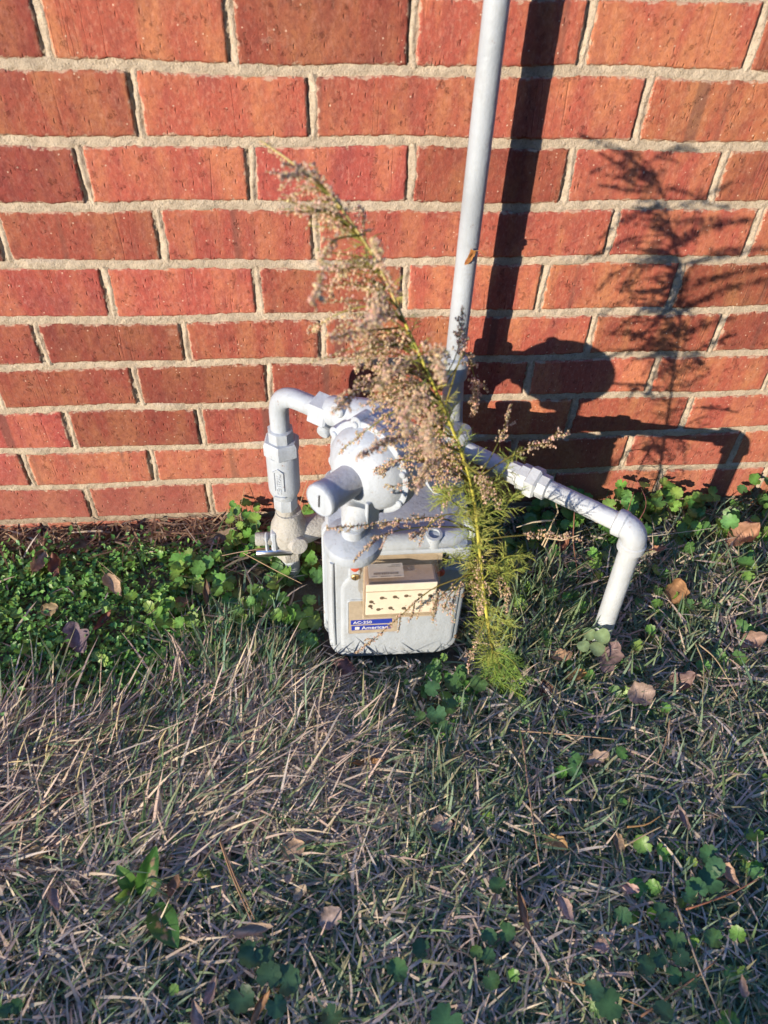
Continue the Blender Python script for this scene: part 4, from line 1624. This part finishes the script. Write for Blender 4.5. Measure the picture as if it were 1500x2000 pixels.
def seedling():
    root = thing('spotted_seedling', at_z(270, 1745), 'low seedling with brown-spotted glossy green leaves in straw at lower left', 'seedling')
    for (x0, y0, x1, y1, w, c, sp, z0, z1) in (
            (275, 1750, 305, 1652, .0115, (.085, .22, .035), [(.45, .5, .10), (.7, .2, .06), (.2, .6, .06)], .02, .05),
            (285, 1738, 318, 1718, .010, (.10, .21, .06), [(.6, .0, .1)], .02, .035), (262, 1742, 228, 1690, .0095, (.11, .24, .045), None, .02, .045),
            (262, 1750, 222, 1755, .0085, (.16, .26, .04), [(.3, .4, .08)], .02, .03), (300, 1768, 347, 1852, .0165, (.055, .15, .035), [(.15, .2, .03), (.28, -.1, .03), (.45, .3, .035), (.6, .1, .02), (.72, .5, .03), (.85, .0, .02)], .025, .035),
            (392, 1722, 408, 1698, .0085, (.17, .24, .05), [(.5, .2, .05)], .02, .025)):
        b = PB()
        long_leaf(b, at_z(x0, y0, GZ + z0), at_z(x1, y1, GZ + z1), w, c, .004, sp)
        b.build('leaf', LEAF, root)
    b = PB()
    b.tube(cat([at_z(270, 1760, GZ), at_z(275, 1748, GZ + .02), at_z(288, 1735, GZ + .022)], 6), .0009, (.16, .18, .06))
    b.tube(cat([at_z(272, 1752, GZ + .01), at_z(300, 1765, GZ + .026)], 4), .0008, (.16, .18, .06))
    b.build('stalk', STEMM, root)


seedling()

# ------------------------------------------------------------------ fallen leaves, each its own
def fallen(px, py, size, ang, shape, col, label, curl=.5, lift=.028, wid=None, face=.6):
    r = random.Random(px * 7 + py)
    c = at_z(px, py, GZ + lift)
    if c.y > -.02:
        c.y = -.02
    L = size * .9 * (c - CAM).dot(FWD) / 1500
    col = tuple(q * .95 + .02 for q in col)
    a = math.radians(ang)
    d = Vector((math.cos(a), math.sin(a), 0))
    tocam = (CAM - c).normalized()
    nrm = (Vector((0, 0, 1)) * (1 - face) + tocam * face + Vector((r.gauss(0, .16), r.gauss(0, .16), 0))).normalized()
    d = (d - nrm * d.dot(nrm)).normalized()
    side = nrm.cross(d)
    n, m = 22, 10
    curl = min(1.15, curl * 1.35)
    wid = wid or {'oval': .30, 'round': .42, 'strip': .13, 'lobed': .36, 'crumpled': .36, 'pointed': .26}[shape]
    ph = [r.uniform(0, 6.28) for _ in range(6)]
    V, C = [], []
    for i in range(n + 1):
        t = i / n
        w = math.sin(math.pi * min(1.0, .04 + .96 * t)) ** (.6 if shape in ('oval', 'round', 'crumpled') else .85)
        if shape == 'pointed':
            w = math.sin(math.pi * t ** .62) ** .9
        if shape == 'lobed':
            w *= .52 + .48 * abs(math.sin(t * math.pi * 2.6 + .5)) ** .7
        w = w * wid * L + .0006
        for j in range(m + 1):
            s = (j / m - .5) * 2
            edge = 1 + .12 * math.sin(9 * t + ph[0] + (2 if s > 0 else 0)) + .08 * math.sin(23 * t + ph[1] + (1 if s > 0 else 0))
            th = s * curl * 1.5
            rr = w * edge / max(curl * 1.5, .12)
            yy, zz = rr * math.sin(th), rr * (1 - math.cos(th))
            bx = (t - .5) * L
            zz += L * curl * .35 * (t - .5) ** 2 * 2 + .035 * L * math.sin(6 * t + ph[2] + 2 * s)
            if shape == 'crumpled':
                zz += .10 * L * (math.sin(8 * t + ph[3] + 3 * s) * .6 + math.sin(5 * s + ph[4]) * .5)
            V.append(c + d * bx + side * yy + nrm * zz)
            k = r.uniform(.80, 1.12) * (1.22 if j == m // 2 else 1) * (.88 + .18 * math.sin(7 * t + 5 * s + ph[5])) * (1.14 if (i * 2 + abs(j - m // 2) * 2) % 8 == 0 else 1) * (.72 if abs(s) > .85 and math.sin(31 * t + ph[3]) > .2 else 1)
            C.append(tuple(q * k for q in col))
    low = min(v.z for v in V)
    if low < GZ:
        V = [v + Vector((0, 0, GZ - low)) for v in V]
    back = max(v.y for v in V)
    if back > -.004:
        V = [v + Vector((0, -.004 - back, 0)) for v in V]
    F = [(i * (m + 1) + j, i * (m + 1) + j + 1, (i + 1) * (m + 1) + j + 1, (i + 1) * (m + 1) + j) for i in range(n) for j in range(m)]
    o = len(V)
    q = V[m // 2] - d * .001
    root = bpy.data.objects
    b = PB()
    b.poly(V, F, C)
    b.tube([V[m // 2], q - d * L * .10 - nrm * .001, q - d * L * .2 - nrm * .003], [.0007, .0006, .0005], tuple(x * .7 for x in col), 4)
    loc = np.array((c.x, c.y, GZ))
    b.co = [tuple(np.array(p) - loc) for p in b.co]
    ob = b.build('fallen_leaf', DRY)
    ob.location = loc
    tag(ob, label, 'leaf', 'fallen leaves on the ground')


TANP, TAN2, PINK, BRN, DKB, ORG, PUR, GRB = (.42, .29, .20), (.40, .30, .17), (.40, .26, .22), (.24, .13, .075), (.12, .060, .045), (.36, .19, .08), (.20, .145, .17), (.27, .20, .17)
for a in (
        (222, 1143, 60, -55, 'pointed', TANP, 'tan teardrop fallen leaf standing out on green chickweed', .35, .04),
        (150, 1246, 78, -60, 'lobed', PUR, 'purple grey lobed leaf on chickweed edge, the bluest leaf at left', .3, .035),
        (97, 1190, 36, 20, 'round', TAN2, 'small round yellow tan leaf in chickweed', .4, .028),
        (200, 1214, 56, 60, 'strip', (.22, .085, .06), 'narrow red brown curled leaf upright among chickweed', .9, .03, .22),
        (76, 1100, 56, 80, 'crumpled', TANP, 'crumpled light tan leaf below the wall at far left', .7, .03),
        (110, 1104, 56, 95, 'crumpled', (.20, .09, .065), 'crumpled dark brown leaf touching the tan one at far left', .8, .03),
        (168, 1068, 66, 5, 'pointed', BRN, 'brown leaf lying at foot of brick wall at left', .5, .012),
        (232, 1052, 62, 40, 'crumpled', (.17, .10, .07), 'dark curled leaf propped against bricks left of ivy', .9, .016),
        (440, 1046, 80, 30, 'pointed', (.30, .22, .17), 'long grey tan leaf leaning on wall beside riser', .5, .03, .18),
        (350, 1178, 42, 20, 'oval', (.32, .16, .08), 'orange brown leaf half hidden under round ivy leaves', .4, .03),
        (402, 1158, 62, 100, 'strip', (.15, .09, .06), 'dark brown curled strip of leaf between ivy leaves', 1.0, .035, .16),
        (672, 1305, 60, -25, 'crumpled', (.20, .10, .10), 'dark wine red leaf tucked under front edge of meter', .4, .018),
        (672, 1338, 44, 10, 'lobed', (.34, .28, .25), 'small pale grey lobed leaf just below meter', .4, .02),
        (720, 1488, 66, 0, 'strip', ORG, 'orange brown narrow leaf lying level in grass below meter', .7, .03, .14),
        (574, 1660, 52, 30, 'round', TANP, 'rounded tan leaf in straw left of centre', .45, .032),
        (566, 1710, 36, 75, 'pointed', (.46, .34, .27), 'small pale pink leaf below rounded tan leaf', .5, .03),
        (586, 1742, 38, 50, 'oval', (.38, .30, .22), 'small beige oval leaf above round pinkish leaf', .4, .03),
        (645, 1790, 54, 35, 'round', (.40, .30, .26), 'round pinkish grey leaf on dark grass at lower centre', .35, .034),
        (497, 1816, 96, 8, 'pointed', (.40, .29, .22), 'long curled tan leaf above large ivy clump', .6, .034, .16),
        (106, 1760, 52, -60, 'pointed', PINK, 'pinkish curled leaf alone in straw at lower left', .6, .034),
        (70, 1666, 46, 15, 'oval', (.38, .26, .13), 'flat amber leaf on straw near left edge', .25, .03),
        (340, 1730, 46, 70, 'oval', BRN, 'brown leaf right of spotted seedling', .6, .03),
        (414, 1935, 56, 75, 'pointed', (.34, .23, .20), 'dull pink pointed leaf left of large ivy clump', .5, .03),
        (506, 1965, 76, 62, 'strip', (.34, .19, .10), 'orange brown folded leaf in large ivy clump', .8, .038, .17),
        (384, 1982, 62, 110, 'pointed', (.34, .24, .20), 'grey brown leaf at bottom edge left of centre', .6, .03),
        (1098, 1281, 46, 5, 'oval', (.42, .26, .16), 'tan oval leaf left of white leg foot', .3, .035),
        (1126, 1320, 48, 15, 'oval', (.38, .21, .08), 'amber oval leaf below purple lobed leaf', .35, .03),
        (1192, 1284, 84, 55, 'lobed', (.25, .17, .165), 'large mauve brown lobed leaf at foot of white leg', .4, .034),
        (1064, 1352, 56, 100, 'crumpled', (.15, .075, .05), 'dark brown crumpled leaf under foot of tall weed', .7, .022),
        (950, 1312, 48, -20, 'oval', (.36, .27, .25), 'greyish pink leaf behind foot of tall weed', .4, .02),
        (1252, 1356, 62, 10, 'round', (.33, .24, .20), 'broad dull tan leaf right of white leg in grass', .35, .03),
        (1332, 1332, 70, 20, 'crumpled', (.22, .14, .13), 'crumpled purplish leaf right of broad tan leaf', .7, .028),
        (1320, 1155, 58, 60, 'round', (.34, .18, .08), 'orange brown leaf among ivy right of white leg', .45, .034),
        (1452, 1044, 80, 20, 'crumpled', (.36, .19, .12), 'large reddish brown leaf near wall at right edge', .5, .038),
        (1470, 1250, 62, 15, 'oval', (.30, .19, .15), 'brown oval leaf at right edge in grass', .4, .03),
        (1166, 1480, 54, 20, 'lobed', (.36, .26, .21), 'curled pale brown leaf beside bright green pair', .6, .034),
        (925, 1494, 62, -50, 'oval', (.27, .20, .17), 'grey brown leaf half sunk in clover patch', .4, .026),
        (862, 1612, 50, 5, 'round', (.40, .29, .24), 'dusty pink leaf in grass at middle of lawn', .5, .03),
        (1090, 1646, 46, -40, 'round', (.40, .25, .12), 'curled amber leaf in middle of the right lawn', .7, .03),
        (1020, 1778, 96, 95, 'strip', (.30, .17, .10), 'tall brown folded leaf standing upright in grass', .9, .036, .13),
        (1106, 1778, 58, -70, 'pointed', (.46, .31, .26), 'pale pink leaf right of tall brown folded leaf', .5, .036),
        (1176, 1846, 42, 10, 'crumpled', (.48, .31, .26), 'small bright pink leaf alone at lower right', .5, .036),
        (1420, 1704, 66, -65, 'pointed', (.40, .26, .19), 'curled tan leaf beside dark ivy stack at right', .6, .038),
        (1334, 1598, 54, 95, 'strip', (.27, .19, .17), 'grey brown narrow leaf among crossed straws at right', .7, .034, .2),
        (1208, 1645, 40, 90, 'crumpled', (.33, .23, .15), 'ragged tan leaf left of crossed orange straws', .6, .034),
        (1232, 1735, 36, -20, 'crumpled', (.42, .28, .26), 'small mauve pink leaf left of dark ivy stack', .6, .034),
        (1288, 1072, 30, 0, 'pointed', (.42, .20, .12), 'orange leaf tip showing just right of white elbow', .5, .05),
        (1098, 1068, 46, 30, 'crumpled', (.30, .13, .08), 'rusty leaf in ivy under white branch pipe', .6, .03),
        (1450, 1925, 44, 80, 'pointed', (.36, .24, .19), 'brown pointed leaf at lower right edge', .6, .034)):
    fallen(*a)

# ------------------------------------------------------------------ straws and pine needles one can pick out
def straw(pts, w, col, label, name='straw', cat_='straw', grp='loose straws and needles', lift=.042, double=False):
    P = []
    for i, q in enumerate(pts):
        z = GZ + (q[2] if len(q) > 2 else lift)
        p = at_z(q[0], q[1], z)
        if p.y > -.006:
            p = at_y(q[0], q[1], -.006)
        P.append(p)
    P = cat(P, 12)
    b = PB()
    n = len(P)
    b.tube(P, [w * (1 - .5 * i / n) for i in range(n)], [vary(col, .12) for i in range(n) for _ in range(5)], 5)
    if double:
        D = Vector((.0035, 0, .0005))
        Q = [p + D * (i / n + .3) for i, p in enumerate(P)]
        b.tube(Q, [w * .8 * (1 - .4 * i / n) for i in range(n)], [vary(col, .12) for i in range(n) for _ in range(5)], 5)
    loc = np.array(P[0])
    b.co = [tuple(np.array(p) - loc) for p in b.co]
    o = b.build(name, DRY)
    o.location = loc
    tag(o, label, cat_, grp)


straw([(428, 1638), (455, 1715), (490, 1796)], .0014, (.36, .22, .13), 'paired brown pine needles lying steeply right of seedling', 'pine_needle', 'pine needle', double=True)
straw([(420, 1650), (385, 1700), (345, 1760)], .0014, (.34, .24, .14), 'brown bent straw meeting paired needles from lower left')
straw([(1020, 1440), (1035, 1560), (1054, 1692)], .0016, (.38, .25, .18), 'long pinkish straw lying steeply in right lawn')
straw([(1322, 1768), (1360, 1875), (1408, 1990)], .0019, (.30, .24, .19), 'thick grey brown stem running to bottom right corner')
straw([(1252, 1985), (1330, 1930), (1400, 1876)], .0013, (.42, .22, .12), 'orange twig crossing the thick grey stem at lower right', 'pine_needle', 'pine needle')
straw([(1074, 1910), (1170, 1932), (1280, 1978)], .0012, (.42, .25, .12), 'orange pine needle sloping gently down near bottom right', 'pine_needle', 'pine needle')
straw([(998, 1426), (1100, 1434), (1206, 1444)], .0013, (.36, .25, .17), 'nearly level tan straw in grass right of weed foot')
straw([(1340, 1776), (1420, 1748), (1486, 1714)], .0013, (.36, .16, .10), 'reddish twig pointing to right edge below ivy stack')
straw([(0, 1612), (90, 1570), (190, 1536)], .0014, (.42, .25, .18), 'pinkish straw reaching in from left edge')
straw([(1262, 1048, .06), (1330, 1040, .06), (1402, 1030, .055)], .0008, (.55, .52, .42), 'thin white grass stalk lying right of white elbow', lift=.06)
straw([(1225, 1615), (1262, 1610), (1292, 1592)], .0013, (.46, .27, .12), 'short orange straw among crossed straws in right lawn')
straw([(1220, 1652), (1260, 1630), (1294, 1613)], .0013, (.52, .40, .24), 'short pale straw below the orange one in right lawn')
straw([(1358, 1256), (1374, 1300), (1372, 1375)], .0013, (.40, .33, .20), 'bent straw arching down at right edge of ivy')
straw([(1365, 1258), (1400, 1290), (1440, 1360)], .0013, (.42, .33, .22), 'second bent straw sharing a tip at right edge of ivy')
straw([(1208, 1078, .05), (1220, 1020, .09), (1238, 960, .13)], .0011, (.36, .17, .10), 'red brown stem rising against wall behind white elbow', 'weed_stem', 'stem')
straw([(1232, 1040, .05), (1262, 985, .09), (1240, 930, .13)], .0008, (.26, .10, .10), 'dark red thin stem beside wall right of elbow', 'weed_stem', 'stem')
straw([(1122, 1000, .08), (1120, 1060, .05), (1130, 1130, .03)], .0012, (.30, .14, .10), 'red brown dry stem hanging under white branch pipe', 'weed_stem', 'stem')
straw([(475, 1045, .03), (470, 1000, .06), (478, 950, .08)], .0007, (.42, .33, .20), 'thin straw standing left of the riser valve', 'weed_stem', 'stem')
straw([(580, 1010, .07), (592, 965, .10), (608, 922, .13)], .0007, (.46, .36, .22), 'thin dry straw leaning on bricks right of union', 'weed_stem', 'stem')
straw([(475, 1080, .05), (540, 1115, .045), (590, 1140, .04)], .0009, (.46, .33, .22), 'pale straw crossing ivy left of riser foot')
straw([(520, 1070, .05), (470, 1078, .05), (430, 1086, .045)], .0010, (.46, .34, .26), 'pale pink straw over ivy beside lock bolt')
straw([(1310, 1400), (1300, 1450), (1285, 1490)], .0013, (.46, .30, .18), 'orange dry blade upright in right lawn near edge')
straw([(925, 1510), (905, 1555), (888, 1620)], .0012, (.50, .36, .20), 'sunlit looking tan blade in centre of lawn')
straw([(610, 1420), (630, 1470), (640, 1600)], .0011, (.42, .33, .22), 'tan stalk standing above straw left of centre')
for (x0, y0, x1, y1, t) in ((30, 1520, 60, 1420, 'leftmost of the tall pale blades in the sunny straw'), (90, 1500, 106, 1418, 'pale tall blade with curved tip in sunny straw at left'),
                            (148, 1545, 180, 1445, 'pale tall blade third from left in sunny straw'), (230, 1460, 240, 1352, 'tallest tan blade above the sunny straw'),
                            (312, 1470, 325, 1425, 'short pale blade right of the tallest tan blade'), (10, 1490, 45, 1486, 'pale blade bent over level at left edge of straw')):
    straw([(x0, y0, .02), ((x0 + x1) / 2 - 6, (y0 + y1) / 2, .06), (x1, y1, .085)], .0015, (.50, .41, .25), t, 'grass_stalk', 'grass stalk', 'tall dry blades in the left straw')



# ------------------------------------------------------------------ added out of view: leafy row shading the lawn, conifers dimming the wall's skylight
def shade_hedge():  # added unseen blocker: its thin top breaks the sun over the lawn
    r = random.Random(4)
    root = thing('shade_hedge', (-2.6, -3.2, GZ), 'added unseen leafy shrub row that shades the lawn, facing the brick wall', 'shade_hedge')
    def top(x):
        base = .875 - .05 * max(0, min(1, (x + 3.1) / 1.0)) + .012 * math.sin(x * 9 + 1) + .010 * math.sin(x * 23)
        return base - .14 * math.exp(-((x + 2.76) / .11) ** 2) - .03 * math.exp(-((x + 3.05) / .05) ** 2)  # dips shaped to let a patch of sun onto the straw
    V, F = [], []
    xs = [-6.2 + i * .06 for i in range(121)]
    prof = [(-2.80, -.1), (-2.78, .35), (-2.80, .75), (-2.88, .92), (-3.0, 1.0), (-3.2, .99), (-3.42, .9), (-3.5, .5), (-3.5, -.1)]
    for x in xs:
        for j, (y, k) in enumerate(prof):
            t = top(x) - .14
            V.append((x + r.uniform(-.01, .01), y + r.uniform(-.025, .025), GZ + (t - GZ) * k + (r.uniform(-.012, .004) if k > .8 else 0)))
    m = len(prof)
    for i in range(len(xs) - 1):
        for j in range(m - 1):
            F.append((i * m + j, (i + 1) * m + j, (i + 1) * m + j + 1, i * m + j + 1))
    mesh_obj('twiggy_core', V, F, m_plain('shade_hedge_core', (.035, .045, .02), .9), root, None)
    b = PB()
    for _ in range(8200):
        x = r.uniform(-6.2, 1.0)
        t = top(x)
        if r.random() < .72:
            y, z = r.uniform(-3.42, -2.84), t - .30 * math.sqrt(r.random()) - .004
        else:
            y, z = -2.79 + r.uniform(-.04, .03), r.uniform(.0, t - .20)
        c = Vector((x, y, z))
        n = Vector((r.gauss(0, .5), r.gauss(-.2, .6), r.uniform(.2, 1))).normalized()
        u = n.orthogonal().normalized()
        q = Quaternion(n, r.uniform(0, 6.28)); u.rotate(q)
        v = n.cross(u)
        l, w = r.uniform(.016, .030), r.uniform(.007, .012)
        b.poly([c - u * l, c - v * w, c + u * l, c + v * w], [(0, 1, 2, 3)], vary((.06, .10, .035), .3, r))
    b.build('shade_hedge_leaves', LEAF, root)['kind'] = 'stuff'


shade_hedge()


def shade_evergreens():  # added unseen conifers: hide low sky to deepen shade on the wall
    r = random.Random(9)
    b = PB()
    for k, (x, y, h, w) in enumerate(((-3.4, -7.2, 10.2, 1.9), (-1.0, -6.6, 10.5, 1.9), (1.6, -6.8, 10.2, 1.9), (4.2, -6.8, 10.5, 1.9), (6.8, -5.8, 10.2, 1.9), (8.2, -3.2, 9.6, 1.8),
                                      (-7.8, -4.3, 10.5, 1.7), (-7.4, -1.7, 10, 1.7), (-7.2, .8, 9, 1.8), (8.4, -.4, 8.5, 1.7))):
        b.tube([Vector((x, y, GZ)), Vector((x, y, 1.2)), Vector((x, y, h * .8))], [.16, .14, .04], (.10, .07, .05), 10)
        n = 18
        ph = r.uniform(0, 6)
        V = []
        rows = 16
        for i in range(rows + 1):
            t = i / rows
            rad = w * (1 - t) ** .45 * min(1, .55 + t * 5)
            for j in range(n):
                a = 2 * math.pi * j / n
                q = rad * (.72 + .16 * math.sin(3 * a + 9 * t + ph) + r.uniform(-.10, .10)) + .02
                V.append((x + q * math.cos(a), y + q * math.sin(a), .25 + (h - .25) * t + r.uniform(-.1, .1)))
        F = [(i * n + j, i * n + (j + 1) % n, (i + 1) * n + (j + 1) % n, (i + 1) * n + j) for i in range(rows) for j in range(n)]
        b.poly(V, F, (.025, .04, .018))
        for _ in range(900):
            t = r.random() ** 1.3
            a = r.uniform(0, 6.283)
            rad = w * (1 - t) ** .62 * min(1, .55 + t * 5) * r.uniform(.72, 1.05)
            c = Vector((x + rad * math.cos(a), y + rad * math.sin(a), .25 + (h - .25) * t))
            d = Vector((math.cos(a), math.sin(a), r.uniform(-.5, .3))).normalized()
            u = d.cross(Vector((0, 0, 1))).normalized()
            l, ww = r.uniform(.18, .34), r.uniform(.07, .13)
            b.poly([c - d * l, c - u * ww, c + d * l, c + u * ww], [(0, 1, 2, 3)], vary((.035, .06, .025), .3, r))
    tag(b.build('shade_treeline', LEAF), kind='stuff')


shade_evergreens()


# ------------------------------------------------------------------ dry scrap caught on the tall pipe
def scrap():
    c = at_y(918, 500, -.0845)
    b = PB()
    rr = random.Random(2)
    V, F = [], []
    for i in range(7):
        for j in range(4):
            V.append(c + Vector(((j - 1.5) * .0026 + (i - 3) * .0012, -.0015 - .0025 * abs(math.sin(i * 1.1 + j)), (i - 3) * .0036 * (1 - .1 * j))) + Vector((rr.gauss(0, .0004), rr.gauss(0, .0006), rr.gauss(0, .0005))))
    F = [(i * 4 + j, i * 4 + j + 1, i * 4 + j + 5, i * 4 + j + 4) for i in range(6) for j in range(3)]
    b.poly(V, F, [vary((.38, .17, .06), .3, rr) for _ in V])
    b.tube([c + Vector((.002, -.002, .008)), c + Vector((.010, -.010, .012)), c + Vector((.016, -.012, .006))], [.0005, .0005, .0003], (.30, .18, .08), 4)
    b.co = [tuple(np.array(p) - np.array(c)) for p in b.co]
    o = b.build('dry_scrap', DRY)
    o.location = c
    tag(o, 'rust coloured dry scrap of leaf caught on the tall wall pipe', 'leaf scrap')


scrap()
